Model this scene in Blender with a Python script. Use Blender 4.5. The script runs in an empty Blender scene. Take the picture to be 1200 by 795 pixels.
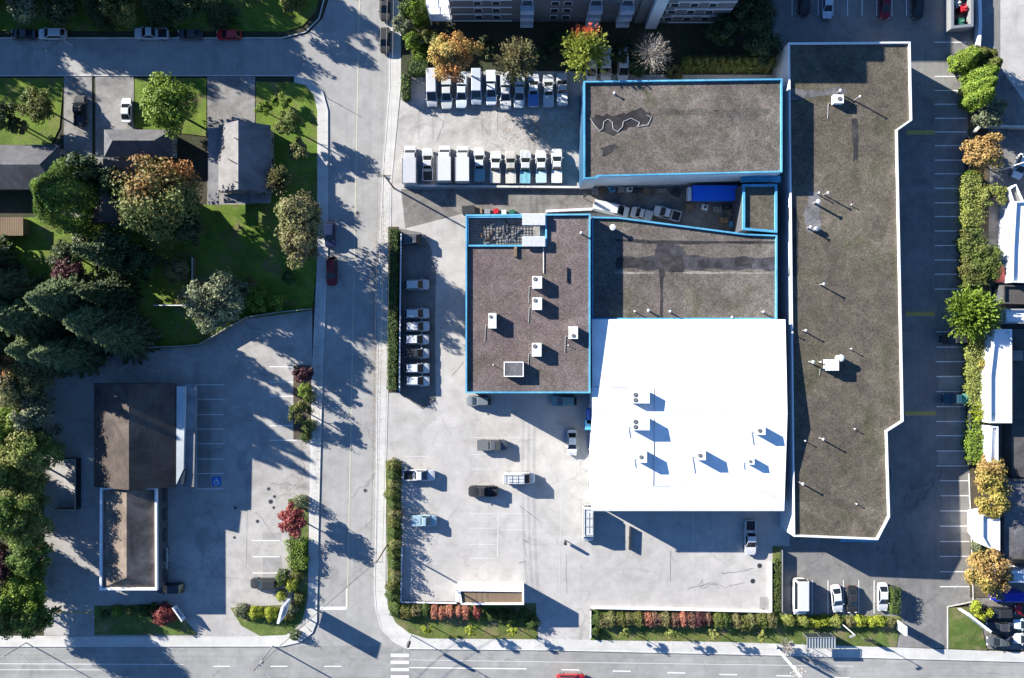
import bpy, math, random
import numpy as np
from mathutils import Vector, geometry
R = math.radians
random.seed(7); rng = np.random.default_rng(11)
SC = bpy.context.scene; COL = SC.collection
S = 0.155; H = 143.0; CX, CY = 600.0, 397.5
LOT = 0.10; WALK = 0.14
SUN_EL = 20.5; SDX, SDY = 0.874, -0.485          # direction in which shadows fall (x east in the picture, y up)

def W(px, py, h=0.0):
    """survey point: plan position (metres) of a point of height h seen at this place of the aerial survey"""
    k = (H - h) / H
    return ((px - CX) * S * k, (CY - py) * S * k)

# ---------------------------------------------------------------- materials
MATS = {}
def nodes(name):
    m = bpy.data.materials.new(name); m.use_nodes = True
    nt = m.node_tree; b = nt.nodes['Principled BSDF']
    return m, nt, b
def plain(name, col, rough=0.6, metal=0.0, spec=0.5, coat=0.0):
    if name in MATS: return MATS[name]
    m, nt, b = nodes(name)
    b.inputs['Base Color'].default_value = (*col, 1); b.inputs['Roughness'].default_value = rough
    b.inputs['Metallic'].default_value = metal; b.inputs['Specular IOR Level'].default_value = spec
    b.inputs['Coat Weight'].default_value = coat
    tc = nt.nodes.new('ShaderNodeTexCoord'); n = nt.nodes.new('ShaderNodeTexNoise'); n.inputs['Scale'].default_value = 2.3; n.inputs['Detail'].default_value = 5
    mx = nt.nodes.new('ShaderNodeMix'); mx.data_type = 'RGBA'
    mx.inputs[6].default_value = (col[0]*.85, col[1]*.85, col[2]*.85, 1); mx.inputs[7].default_value = (min(1, col[0]*1.12), min(1, col[1]*1.12), min(1, col[2]*1.12), 1)
    nt.links.new(tc.outputs['Object'], n.inputs['Vector']); nt.links.new(n.outputs['Fac'], mx.inputs[0]); nt.links.new(mx.outputs[2], b.inputs['Base Color'])
    MATS[name] = m; return m
def ground(name, a, b_, c=None, big=.06, mid=.45, fine=3.0, fine_amt=.35, cracks=0.0, stain=0.0, bump=.3, rough=.9, joints=0.0, tintpos=.5, crack_scale=.11, streak=0.0, speck=None, blotch=0.0):
    """layered mottled surface: large patches a<->b, optional third tone c, fine grain, cracks, stains and joints"""
    m, nt, bs = nodes(name); N = nt.nodes; L = nt.links
    tc = N.new('ShaderNodeTexCoord')
    def noise(scale, det=4, rough_=.6, dist=0, vec=None):
        n = N.new('ShaderNodeTexNoise'); n.inputs['Scale'].default_value = scale; n.inputs['Detail'].default_value = det
        n.inputs['Roughness'].default_value = rough_; n.inputs['Distortion'].default_value = dist
        L.new(vec or tc.outputs['Object'], n.inputs['Vector']); return n.outputs['Fac']
    def ramp(fac, p0, p1):
        r = N.new('ShaderNodeMapRange'); r.inputs['From Min'].default_value = p0; r.inputs['From Max'].default_value = p1; r.clamp = True
        L.new(fac, r.inputs['Value']); return r.outputs['Result']
    def mix(f, x, y, mode='MIX'):
        q = N.new('ShaderNodeMix'); q.data_type = 'RGBA'; q.blend_type = mode
        for sock, v in ((0, f), (6, x), (7, y)):
            if isinstance(v, tuple): q.inputs[sock].default_value = (*v, 1)
            elif isinstance(v, (int, float)): q.inputs[sock].default_value = v
            else: L.new(v, q.inputs[sock])
        return q.outputs[2]
    def mul(f, k):
        q = N.new('ShaderNodeMath'); q.operation = 'MULTIPLY'; L.new(f, q.inputs[0]); q.inputs[1].default_value = k; return q.outputs[0]
    col = mix(ramp(noise(big, 6, .62, .4), .36, .64), a, b_)
    if c: col = mix(ramp(noise(mid*.35, 5, .6, .8), .5, .68), col, c)
    fg = noise(fine, 6, .75)
    q = mix(ramp(fg, .3, .7), (1-fine_amt,)*3, (1+fine_amt,)*3)
    col = mix(1.0, col, q, 'MULTIPLY')
    q = mix(ramp(noise(mid, 5, .65), .3, .7), (.88,)*3, (1.1,)*3)
    col = mix(1.0, col, q, 'MULTIPLY')
    if blotch:
        q = mix(ramp(noise(.11, 8, .7, 1.6), .34, .66), (1-blotch,)*3, (1+blotch*.75,)*3); col = mix(1.0, col, q, 'MULTIPLY')
        q = mix(ramp(noise(.55, 6, .75, .8), .36, .64), (1-blotch*.6,)*3, (1+blotch*.5,)*3); col = mix(1.0, col, q, 'MULTIPLY')
    if speck:
        v = N.new('ShaderNodeTexVoronoi'); v.inputs['Scale'].default_value = speck; L.new(tc.outputs['Object'], v.inputs['Vector'])
        sp = N.new('ShaderNodeSeparateColor'); L.new(v.outputs['Color'], sp.inputs[0])
        q = mix(sp.outputs[0], (.72,)*3, (1.3,)*3)
        col = mix(1.0, col, q, 'MULTIPLY')
    if stain:
        col = mix(mul(ramp(noise(.22, 6, .7, 1.2), .60, .72), stain), col, tuple(x*.35 for x in a))
        col = mix(mul(ramp(noise(.9, 3, .5, .3), .68, .76), stain*.8), col, tuple(x*.3 for x in a))
    if streak:
        mp = N.new('ShaderNodeMapping'); mp.inputs['Scale'].default_value = (.03, 1.6, 1) if streak > 0 else (1.3, .02, 1); L.new(tc.outputs['Object'], mp.inputs['Vector'])
        col = mix(mul(ramp(noise(1, 5, .6, .2, mp.outputs['Vector']), .45, .7), abs(streak)), col, tuple(x*.6 for x in a))
    if cracks:
        nz = N.new('ShaderNodeTexNoise'); nz.inputs['Scale'].default_value = .5; nz.inputs['Detail'].default_value = 6; L.new(tc.outputs['Object'], nz.inputs['Vector'])
        vm = N.new('ShaderNodeVectorMath'); vm.operation = 'MULTIPLY_ADD'; L.new(nz.outputs['Color'], vm.inputs[0]); vm.inputs[1].default_value = (3, 3, 0); L.new(tc.outputs['Object'], vm.inputs[2])
        v = N.new('ShaderNodeTexVoronoi'); v.feature = 'DISTANCE_TO_EDGE'; v.inputs['Scale'].default_value = crack_scale; L.new(vm.outputs[0], v.inputs['Vector'])
        f = ramp(v.outputs['Distance'], .012, .002); g = ramp(noise(.1, 3), .45, .58)
        q2 = N.new('ShaderNodeMath'); q2.operation = 'MULTIPLY'; L.new(f, q2.inputs[0]); L.new(g, q2.inputs[1])
        col = mix(mul(q2.outputs[0], cracks), col, tuple(x*.35 for x in a))
    if joints:
        br = N.new('ShaderNodeTexBrick'); br.inputs['Scale'].default_value = .12; br.inputs['Mortar Size'].default_value = .006; br.offset = 0
        br.inputs['Color1'].default_value = (1, 1, 1, 1); br.inputs['Color2'].default_value = (.9, .9, .9, 1); br.inputs['Mortar'].default_value = (.6, .6, .6, 1)
        L.new(tc.outputs['Object'], br.inputs['Vector'])
        col = mix(joints, col, mix(1.0, col, br.outputs['Color'], 'MULTIPLY'))
    L.new(col, bs.inputs['Base Color']); bs.inputs['Roughness'].default_value = rough; bs.inputs['Specular IOR Level'].default_value = .25
    if bump:
        bp = N.new('ShaderNodeBump'); bp.inputs['Strength'].default_value = bump; bp.inputs['Distance'].default_value = .08; L.new(fg, bp.inputs['Height']); L.new(bp.outputs[0], bs.inputs['Normal'])
    MATS[name] = m; return m
def foliage(name, c1, c2, c3=None, c4=None, trans=.18):
    m, nt, bs = nodes(name); N = nt.nodes; L = nt.links
    at = N.new('ShaderNodeAttribute'); at.attribute_name = 'tint'; ah = N.new('ShaderNodeAttribute'); ah.attribute_name = 'hue'
    def mix(f, x, y):
        q = N.new('ShaderNodeMix'); q.data_type = 'RGBA'; L.new(f, q.inputs[0])
        for sock, v in ((6, x), (7, y)):
            if isinstance(v, tuple): q.inputs[sock].default_value = (*v, 1)
            else: L.new(v, q.inputs[sock])
        return q.outputs[2]
    col = mix(at.outputs['Fac'], c1, c2)
    if c3: col = mix(ah.outputs['Fac'], col, mix(at.outputs['Fac'], c3, c4 or c3))
    L.new(col, bs.inputs['Base Color']); bs.inputs['Roughness'].default_value = .6; bs.inputs['Specular IOR Level'].default_value = .3
    tr = N.new('ShaderNodeBsdfTranslucent'); L.new(col, tr.inputs['Color']); ms = N.new('ShaderNodeMixShader'); ms.inputs[0].default_value = trans
    L.new(bs.outputs[0], ms.inputs[1]); L.new(tr.outputs[0], ms.inputs[2]); L.new(ms.outputs[0], N['Material Output'].inputs['Surface'])
    MATS[name] = m; return m

M_terrain = ground('terrain_soil', (.035, .042, .022), (.05, .05, .03), (.06, .05, .035), fine=2)
M_grass = ground('lawn_grass', (.085, .155, .018), (.135, .20, .025), (.16, .15, .06), big=.16, fine=5, fine_amt=.4, mid=.7, bump=.9, stain=.45, blotch=0.25)
M_vgrass = ground('verge_grass', (.075, .125, .025), (.12, .155, .04), (.20, .17, .09), big=.25, fine=5, fine_amt=.4, mid=.8, bump=.9, stain=.35, blotch=0.25)
M_soil = ground('bark_soil', (.06, .05, .035), (.10, .08, .055), (.14, .12, .09), fine=4)
M_road = ground('road_asphalt', (0.308, 0.302, 0.292), (0.368, 0.361, 0.347), (0.283, 0.277, 0.272), fine=9, fine_amt=.12, cracks=.35, stain=.12, bump=.15, big=.03, crack_scale=.06, blotch=0.07, streak=-.22)
M_avenue = ground('avenue_asphalt', (0.263, 0.262, 0.254), (0.324, 0.323, 0.311), (0.237, 0.237, 0.229), fine=9, fine_amt=.12, cracks=.35, stain=.12, bump=.15, streak=.35, blotch=0.08)
M_lot = ground('lot_concrete', (0.396, 0.380, 0.366), (0.469, 0.450, 0.432), (0.360, 0.349, 0.332), fine=8, fine_amt=.10, cracks=.35, stain=.15, bump=.12, joints=.14, big=.035, blotch=0.05)
M_lotw = ground('west_lot_asphalt', (0.338, 0.322, 0.306), (0.404, 0.386, 0.367), (0.291, 0.276, 0.262), fine=8, fine_amt=.10, cracks=.4, stain=.2, bump=.12, joints=.1, blotch=0.1)
M_lote = ground('east_lot_asphalt', (.19, .185, .18), (.24, .235, .225), (.165, .16, .16), fine=8, fine_amt=.14, cracks=.6, stain=.45, bump=.15, blotch=0.14, streak=-.25)
M_lotn = ground('fleet_lot_paving', (.38, .365, .35), (.46, .445, .425), (.30, .285, .27), fine=8, fine_amt=.12, cracks=.5, stain=.3, bump=.12, blotch=0.14)
M_yard = ground('yard_paving', (.17, .16, .15), (.24, .225, .21), (.12, .11, .10), fine=6, fine_amt=.2, cracks=.5, stain=.5, blotch=0.3)
M_storshade = ground('storage_asphalt_shaded', (.16, .155, .15), (.21, .205, .20), (.12, .118, .115), fine=8, fine_amt=.14, cracks=.6, stain=.3, bump=.15)
M_walk = ground('sidewalk_concrete', (.47, .46, .44), (.55, .54, .515), fine=7, fine_amt=.10, stain=.15, bump=.1, joints=.35)
M_kerb = ground('kerb_concrete', (.50, .49, .47), (.60, .59, .57), fine=5, fine_amt=.15)
M_drive = ground('driveway_concrete', (.20, .195, .185), (.30, .29, .28), (.15, .145, .14), fine=6, fine_amt=.12, cracks=.4, stain=.3, blotch=0.25)
M_grav = ground('roof_gravel', (0.127, 0.107, 0.098), (0.167, 0.144, 0.127), (0.106, 0.100, 0.069), fine=4.2, fine_amt=.42, stain=.35, bump=.9, big=.09, speck=6, blotch=0.32)
M_gravr = ground('roof_gravel_reddish', (0.136, 0.104, 0.102), (0.164, 0.133, 0.127), (0.112, 0.094, 0.078), fine=4.4, fine_amt=.5, stain=.35, bump=.9, big=.1, speck=6.5, blotch=0.22)
M_grave = ground('roof_gravel_olive', (0.103, 0.088, 0.070), (0.127, 0.109, 0.087), (0.086, 0.082, 0.052), fine=4.0, fine_amt=.38, stain=.4, bump=.8, big=.07, speck=6, blotch=0.32)
M_tar = ground('roof_tar', (0.025, 0.024, 0.026), (0.050, 0.047, 0.050), (0.072, 0.066, 0.066), fine=3, fine_amt=.4, mid=.8, rough=.6, blotch=0.4)
M_tarl = ground('roof_membrane_grey', (.12, .115, .125), (.17, .165, .17), (.08, .08, .085), fine=3, fine_amt=.3, mid=.9, rough=.65, stain=.4, blotch=0.35)
M_patlt = ground('roof_pale_edge', (.22, .20, .18), (.28, .25, .23), fine=4, fine_amt=.5, bump=.5, speck=6)
M_canopy = ground('canopy_metal_grey', (.36, .40, .42), (.44, .48, .50), fine=3, fine_amt=.1, bump=0, stain=.2)
M_damp = ground('roof_gravel_damp', (.095, .085, .078), (.125, .112, .10), (.08, .075, .06), fine=4.2, fine_amt=.42, stain=.4, bump=.8, speck=6, blotch=.35)
M_tarm = ground('roof_wet_membrane', (.04, .038, .045), (.10, .095, .105), (.03, .03, .035), fine=3, fine_amt=.35, mid=.9, rough=.5, stain=.6, blotch=.4)
M_shinglea = ground('roof_shingle_weathered', (.17, .165, .17), (.22, .215, .22), (.14, .135, .14), fine=6, fine_amt=.25, stain=.2, blotch=.2)
M_browd = ground('roof_shingle_deep_brown', (.065, .052, .045), (.10, .082, .07), (.05, .042, .04), fine=6, fine_amt=.25, stain=.35, blotch=.3)
M_shinglem = ground('roof_shingle_mid', (.10, .10, .11), (.14, .14, .15), (.08, .08, .085), fine=6, fine_amt=.25, stain=.2, blotch=.25)
M_white = ground('white_membrane', (.86, .86, .87), (.88, .88, .89), fine=2, fine_amt=.02, mid=.3, bump=0, rough=.7)
M_shingle = ground('roof_shingle_grey', (.20, .20, .21), (.26, .26, .27), (.17, .165, .17), fine=6, fine_amt=.2, stain=.2, blotch=0.2)
M_shingled = ground('roof_shingle_dark', (.07, .065, .065), (.10, .095, .09), (.055, .05, .05), fine=6, fine_amt=.25, stain=.2)
M_brown = ground('roof_shingle_brown', (.17, .135, .11), (.23, .185, .15), (.10, .08, .065), fine=6, fine_amt=.25, stain=.35, blotch=0.3)
M_wallw = ground('painted_wall_white', (.46, .52, .58), (.54, .59, .64), fine=2, fine_amt=.08, mid=.3, bump=0, streak=0)
M_walla = ground('apartment_cladding_grey', (.11, .12, .135), (.16, .17, .19), fine=2, fine_amt=.1, mid=.3, bump=0, streak=.2)
M_wallg = ground('rendered_wall_grey', (.06, .065, .075), (.085, .09, .10), fine=2, fine_amt=.1, mid=.3, bump=0)
M_wallblue = ground('painted_wall_blue', (.015, .06, .12), (.025, .08, .15), fine=2, fine_amt=.08, mid=.3, bump=0)
M_wallc = ground('rendered_wall_cream', (.22, .22, .21), (.28, .28, .27), fine=2, fine_amt=.1, mid=.3, bump=0)
M_cyan = ground('parapet_cyan', (.07, .30, .50), (.14, .43, .62), fine=2, fine_amt=.12, mid=.8, bump=0, rough=.45, stain=.3, blotch=.15)
M_capw = plain('parapet_white', (.78, .80, .84), .5)
M_blue = plain('awning_blue', (.02, .10, .42), .5)
M_tarp = plain('tarp_blue', (.01, .14, .80), .5)
M_paint = plain('line_paint_white', (.74, .74, .73), .7)
M_painto = plain('line_paint_worn', (.52, .52, .52), .8)
M_yel = plain('line_paint_yellow', (.40, .32, .10), .8)
M_yelw = plain('line_paint_yellow_worn', (.52, .49, .36), .8)
M_pblue = plain('paint_blue', (.03, .16, .5), .7)
M_glass = plain('vehicle_glass', (.012, .016, .02), .06, 0, .6)
M_wglass = plain('window_glass', (.03, .04, .05), .08, 0, .6)
M_tyre = plain('tyre_rubber', (.015, .015, .015), .85)
M_blk = plain('black_plastic', (.02, .02, .022), .6)
M_lamp = plain('lamp_lens', (.7, .7, .68), .15)
M_tail = plain('tail_lens', (.35, .01, .01), .25)
M_steel = plain('galvanised_steel', (.42, .43, .44), .45, .6)
M_metw = plain('painted_metal_white', (.72, .73, .72), .45)
M_metg = plain('painted_metal_grey', (.30, .31, .31), .5)
M_dark = plain('dark_metal', (.03, .032, .035), .5)
M_wood = ground('weathered_wood', (.16, .11, .07), (.24, .18, .12), fine=6, fine_amt=.3)
M_pole = ground('pole_wood', (.20, .16, .12), (.28, .23, .18), fine=6, fine_amt=.2)
M_polec = ground('pole_concrete', (.60, .58, .54), (.68, .66, .62), fine=6, fine_amt=.1)
M_bark = ground('tree_bark', (.09, .07, .05), (.14, .11, .08), fine=8, fine_amt=.3)
M_red = plain('painted_red', (.45, .02, .03), .4); M_green = plain('painted_green', (.02, .12, .08), .5)
M_debris = plain('scrap_brown', (.25, .17, .10), .8)
M_sign = plain('sign_white', (.78, .80, .84), .4); M_signb = plain('sign_ink_blue', (.12, .16, .28), .5)
M_translu = plain('shelter_roof_panel', (.35, .40, .40), .3)

F = {}
F['dark'] = foliage('leaf_dark_green', (.020, .038, .014), (.06, .095, .03))
F['conifer'] = foliage('leaf_conifer', (.07, .115, .05), (.28, .34, .17), trans=.5)
F['edge'] = foliage('leaf_edge_green', (.10, .155, .035), (.30, .37, .09), (.14, .15, .04), (.36, .35, .12), trans=.42)
F['edged'] = foliage('leaf_edge_deep', (.05, .10, .02), (.16, .25, .05), trans=.42)
F['mid'] = foliage('leaf_mid_green', (.05, .085, .018), (.16, .21, .045), (.08, .085, .02), (.20, .20, .06), trans=.25)
F['bright'] = foliage('leaf_bright_green', (.07, .14, .015), (.24, .32, .04), trans=.25)
F['lime'] = foliage('leaf_lime', (.15, .20, .02), (.42, .46, .05), trans=.25)
F['olive'] = foliage('leaf_olive', (.09, .10, .035), (.28, .29, .11), (.11, .095, .045), (.28, .25, .12), trans=.3)
F['grey'] = foliage('leaf_grey_green', (.075, .09, .05), (.25, .28, .16), trans=.22)
F['orange'] = foliage('leaf_orange', (.35, .12, .04), (.62, .30, .10), (.32, .24, .06), (.50, .40, .12), trans=.25)
F['mixed'] = foliage('leaf_autumn_mixed', (.05, .08, .02), (.17, .19, .05), (.24, .07, .03), (.40, .17, .05))
F['firetop'] = foliage('leaf_lime_red_top', (.13, .17, .02), (.38, .42, .08), (.40, .05, .03), (.60, .12, .06), trans=.25)
F['yellow'] = foliage('leaf_yellow_orange', (.18, .16, .03), (.46, .38, .10), (.24, .15, .05), (.48, .31, .12), trans=.25)
F['red'] = foliage('leaf_red', (.14, .03, .03), (.36, .09, .08))
F['maroon'] = foliage('leaf_maroon', (.05, .02, .025), (.14, .05, .06))
F['pink'] = foliage('leaf_salmon', (.28, .09, .06), (.50, .22, .15))
F['dusty'] = foliage('leaf_dusty_pink', (.10, .06, .04), (.30, .16, .12))
F['bare'] = foliage('twig_bare', (.20, .18, .16), (.42, .39, .36), trans=0)
F['hedge'] = foliage('leaf_hedge', (.03, .06, .015), (.10, .15, .03))
F['hedgey'] = foliage('leaf_hedge_yellow', (.12, .15, .03), (.34, .37, .10), trans=.25)

# ---------------------------------------------------------------- objects
ORG = {}
def inset(poly, d):
    """move every edge of a polygon inward by d (either winding)"""
    a = sum(poly[i][0]*poly[(i+1) % len(poly)][1]-poly[(i+1) % len(poly)][0]*poly[i][1] for i in range(len(poly)))
    s = 1 if a > 0 else -1; n = len(poly); out = []
    for i in range(n):
        p0, p1, p2 = Vector(poly[i-1]), Vector(poly[i]), Vector(poly[(i+1) % n])
        d1 = (p1-p0).normalized(); d2 = (p2-p1).normalized()
        n1 = Vector((-d1.y, d1.x))*s*d; n2 = Vector((-d2.y, d2.x))*s*d
        q = geometry.intersect_line_line_2d(p0+n1-d1*500, p1+n1+d1*500, p1+n2-d2*500, p2+n2+d2*500)
        out.append(tuple(q) if q else tuple(p1+n1))
    return out
class MB:
    def __init__(s): s.v = []; s.f = []; s.m = []; s.mats = []
    def mi(s, m):
        if m is None: return 0
        if m not in s.mats: s.mats.append(m)
        return s.mats.index(m)
    def add(s, vs, fs, m=None):
        k = len(s.v); s.v += [tuple(v) for v in vs]; i = s.mi(m)
        for f in fs: s.f.append(tuple(a+k for a in f)); s.m.append(i)
        return s
    def box(s, x, y, z, sx, sy, sz, rz=0, m=None, taper=1.0):
        """centre x, y, bottom z"""
        c, n = math.cos(rz), math.sin(rz); vs = []
        for zz, t in ((z, 1), (z+sz, taper)):
            for ax, ay in ((-1, -1), (1, -1), (1, 1), (-1, 1)):
                a, b = ax*sx/2*t, ay*sy/2*t; vs.append((x+a*c-b*n, y+a*n+b*c, zz))
        return s.add(vs, [(0, 3, 2, 1), (4, 5, 6, 7), (0, 1, 5, 4), (1, 2, 6, 5), (2, 3, 7, 6), (3, 0, 4, 7)], m)
    def sheet(s, poly, z, m=None, holes=()):
        loops = [[Vector((p[0], p[1], 0)) for p in poly]]+[[Vector((p[0], p[1], 0)) for p in h] for h in holes]
        tri = geometry.tessellate_polygon(loops); flat = [p for l in loops for p in l]
        fs = []
        for t in tri:
            a, b, c = (flat[i] for i in t)
            fs.append(t if (b-a).cross(c-a).z > 0 else t[::-1])
        return s.add([(p.x, p.y, z) for p in flat], fs, m)
    def prism(s, poly, z0, z1, m=None, bottom=False, top=True):
        n = len(poly)
        a = sum(poly[i][0]*poly[(i+1) % n][1]-poly[(i+1) % n][0]*poly[i][1] for i in range(n))
        if a < 0: poly = poly[::-1]
        if top: s.sheet(poly, z1, m)
        vs = [(p[0], p[1], z0) for p in poly]+[(p[0], p[1], z1) for p in poly]
        return s.add(vs, [(i, (i+1) % n, n+(i+1) % n, n+i) for i in range(n)], m)
    def ring(s, poly, w, z0, z1, m=None):
        inn = inset(poly, w); n = len(poly)
        vs = [(p[0], p[1], z0) for p in poly]+[(p[0], p[1], z1) for p in poly]+[(p[0], p[1], z1) for p in inn]+[(p[0], p[1], z0) for p in inn]
        fs = []
        for i in range(n):
            j = (i+1) % n
            fs += [(i, j, n+j, n+i), (n+i, n+j, 2*n+j, 2*n+i), (2*n+i, 2*n+j, 3*n+j, 3*n+i), (3*n+i, 3*n+j, j, i)]
        return s.add(vs, fs, m)
    def tube(s, p0, p1, r0, r1=None, n=8, m=None):
        r1 = r0 if r1 is None else r1
        p0, p1 = Vector(p0), Vector(p1); d = (p1-p0)
        if d.length < 1e-6: return s
        d.normalize(); u = d.orthogonal().normalized(); w = d.cross(u); vs = []
        for p, r in ((p0, r0), (p1, r1)):
            for i in range(n):
                a = 2*math.pi*i/n; vs.append(p+(u*math.cos(a)+w*math.sin(a))*r)
        return s.add(vs, [(i, (i+1) % n, n+(i+1) % n, n+i) for i in range(n)]+[tuple(range(n))[::-1], tuple(range(n, 2*n))], m)
    def bar(s, p0, p1, w, z0, z1, m=None):
        """upright board along p0-p1"""
        dx, dy = p1[0]-p0[0], p1[1]-p0[1]
        return s.box((p0[0]+p1[0])/2, (p0[1]+p1[1])/2, z0, math.hypot(dx, dy), w, z1-z0, math.atan2(dy, dx), m)
    def dome(s, x, y, z, rx, ry, rz, n=12, k=5, m=None):
        vs = []; fs = []
        for j in range(k):
            a = j/k*math.pi/2
            for i in range(n):
                b = 2*math.pi*i/n; vs.append((x+rx*math.cos(a)*math.cos(b), y+ry*math.cos(a)*math.sin(b), z+rz*math.sin(a)))
        vs.append((x, y, z+rz))
        for j in range(k-1):
            for i in range(n): fs.append((j*n+i, j*n+(i+1) % n, (j+1)*n+(i+1) % n, (j+1)*n+i))
        for i in range(n): fs.append(((k-1)*n+i, (k-1)*n+(i+1) % n, k*n))
        return s.add(vs, fs, m)
    def build(s, name, mat=None, parent=None, loc=None, smooth=False):
        org = ORG.get(parent.name, (0, 0, 0)) if parent else (loc or (0, 0, 0))
        me = bpy.data.meshes.new(name)
        me.from_pydata([(v[0]-org[0], v[1]-org[1], v[2]-org[2]) for v in s.v], [], s.f)
        for m in ([mat] if mat and not s.mats else s.mats): me.materials.append(m)
        if s.mats: me.polygons.foreach_set('material_index', s.m)
        if smooth: me.polygons.foreach_set('use_smooth', [True]*len(me.polygons))
        me.update()
        o = bpy.data.objects.new(name, me); COL.objects.link(o)
        if parent: o.parent = parent; ORG[o.name] = org
        else: o.location = org; ORG[o.name] = org
        return o
def tag(o, label=None, cat=None, group=None, kind=None):
    if label: o['label'] = label
    if cat: o['category'] = cat
    if group: o['group'] = group
    if kind: o['kind'] = kind
    return o
def empty(name, loc, label, cat, group=None, rz=0, local=False):
    o = bpy.data.objects.new(name, None); COL.objects.link(o); o.location = loc; o.rotation_euler = (0, 0, rz); o.empty_display_size = .3
    ORG[o.name] = (0, 0, 0) if local else tuple(loc)
    return tag(o, label, cat, group)
def structure(name, mb, mat): return tag(mb.build(name, mat), kind='structure')
def P(pts, h=0): return [W(x, y, h) for x, y in pts]
ORD = ['first', 'second', 'third', 'fourth', 'fifth', 'sixth', 'seventh', 'eighth', 'ninth', 'tenth', 'eleventh', 'twelfth', 'thirteenth', 'fourteenth', 'fifteenth', 'sixteenth', 'seventeenth', 'eighteenth', 'nineteenth', 'twentieth']

# ---------------------------------------------------------------- the setting
structure('ground', MB().sheet([(-1500, -1500), (1500, -1500), (1500, 1500), (-1500, 1500)], -.05), M_terrain)
road = [(392, -140), (455, -140), (457, 60), (457, 100), (449, 200), (443, 350), (441, 600), (439, 690), (441, 715), (448, 738), (462, 752), (478, 760), (478, 764), (330, 764), (330, 757), (352, 752), (366, 742), (371, 728), (373, 620), (378, 430), (384, 300), (384, 130), (378, 108), (362, 94), (345, 89), (-300, 89), (-300, 46), (335, 46), (360, 40), (378, 22), (385, 0)]
structure('road', MB().sheet(P(road), .004), M_road)
structure('avenue', MB().sheet(P([(-400, 757), (440, 757), (478, 760), (640, 761.5), (930, 768), (1190, 775), (1600, 786), (1600, 1000), (-400, 1000)]), .008), M_avenue)
# pavements as raised slabs
def slab(name, pts, z, mat, z0=-.04): return structure(name, MB().prism(P(pts), z0, z), mat)
slab('sidewalk_west', [(384, 300), (378, 430), (373, 620), (371, 728), (366, 740), (358, 733), (361, 700), (362, 620), (366, 430), (372, 300), (372, 130), (368, 112), (358, 100), (345, 97), (345, 89), (362, 94), (378, 108), (384, 130)], WALK, M_walk)
slab('sidewalk_east', [(457, 100), (457, -100), (470, -100), (470, 100), (459, 215), (458, 350), (453, 540), (452, 690), (455, 712), (464, 730), (480, 742), (500, 748), (628, 749), (640, 749), (640, 761.5), (478, 760), (462, 752), (448, 738), (441, 715), (439, 690), (441, 600), (443, 350), (449, 200)], WALK, M_walk)
slab('sidewalk_south', [(640, 749), (850, 752), (1000, 757), (1190, 764), (1600, 774), (1600, 786), (1190, 775), (930, 768), (640, 761.5)], WALK, M_walk)
slab('sidewalk_southwest', [(-300, 745), (300, 746), (345, 742), (358, 733), (366, 742), (352, 752), (330, 757), (-300, 757)], WALK, M_walk)
# lots
slab('west_lot', [(52, 440), (150, 410), (232, 406), (246, 398), (288, 374), (366, 364), (366, 430), (362, 620), (361, 700), (358, 733), (345, 742), (300, 746), (52, 745)], LOT, M_lotw)
slab('parking_lot', [(459, 215), (925, 215), (925, 640), (910, 640), (910, 752.5), (640, 749), (500, 748), (480, 742), (464, 730), (455, 712), (452, 690), (453, 540), (458, 350)], LOT, M_lot)
slab('fleet_lot', [(478, 70), (790, 70), (925, 75), (925, 215), (459, 215), (470, 110)], LOT, M_lotn)
slab('east_lot', [(925, 75), (905, 52), (905, -100), (1136, -100), (1136, 540), (1142, 700), (1109, 712), (1109, 760), (1060, 758.5), (1000, 757), (910, 752.5), (910, 640), (925, 640)], LOT, M_lote)
structure('alley_paving', MB().sheet(P([(470, 222), (700, 222), (880, 215), (880, 275), (700, 250), (545, 250), (475, 268)]), LOT+.004), M_yard)
structure('storage_lot_shade', MB().sheet(P([(469, 268), (494, 273), (505, 290), (511, 320), (510, 400), (511, 470), (496, 480), (469, 462)]), LOT+.004), M_storshade)  # dark sheet cut to the shadow of the fence, shade put into its colour
structure('rear_yard', MB().prism(P([(1136, -100), (1136, 760), (1500, 770), (1500, -100)]), -.04, .06), M_yard)
structure('rear_yard_concrete', MB().sheet(P([(1172, -60), (1260, -60), (1260, 150), (1215, 140), (1172, 80)]), .07), M_lot)
structure('service_lane', MB().sheet(P([(1151, -60), (1172, -60), (1172, 150), (1260, 250), (1150, 240)]), .066), M_lote)
structure('painted_sunlit_patch', MB().sheet(P([(1101, 686), (1138, 686), (1138, 706), (1112, 710), (1101, 704)]), LOT+.006), M_drive)  # paler sheet painted as the sunlit patch of the lot
# lawns
slab('lawn_northwest', [(-300, 36), (-300, -200), (385, -200), (375, -5), (370, 14), (355, 30), (335, 37)], .08, M_grass)
slab('lawn_corner', [(300, 96), (345, 97), (358, 100), (368, 112), (372, 130), (372, 300), (366, 364), (288, 374), (246, 398), (232, 406), (150, 410), (118, 405), (118, 270), (232, 240), (300, 240)], .07, M_grass)
slab('lawn_front', [(158, 92), (242, 92), (242, 160), (158, 150)], .075, M_grass)
slab('lawn_west', [(-300, 92), (75, 92), (70, 150), (60, 170), (-300, 170)], .08, M_grass)
slab('lawn_garden', [(-300, 255), (110, 255), (118, 405), (-300, 405)], .085, M_grass)
slab('driveway_west', [(75, 90), (108, 90), (108, 260), (75, 260)], .06, M_drive)
slab('driveway_middle', [(112, 90), (157, 90), (157, 150), (175, 160), (175, 240), (112, 240)], .06, M_drive)
slab('driveway_east', [(243, 90), (299, 90), (299, 240), (243, 240)], .065, M_drive)
slab('planting_bed', [(111, 710), (176, 708), (205, 712), (232, 744), (111, 744)], WALK+.02, M_vgrass)
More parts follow.
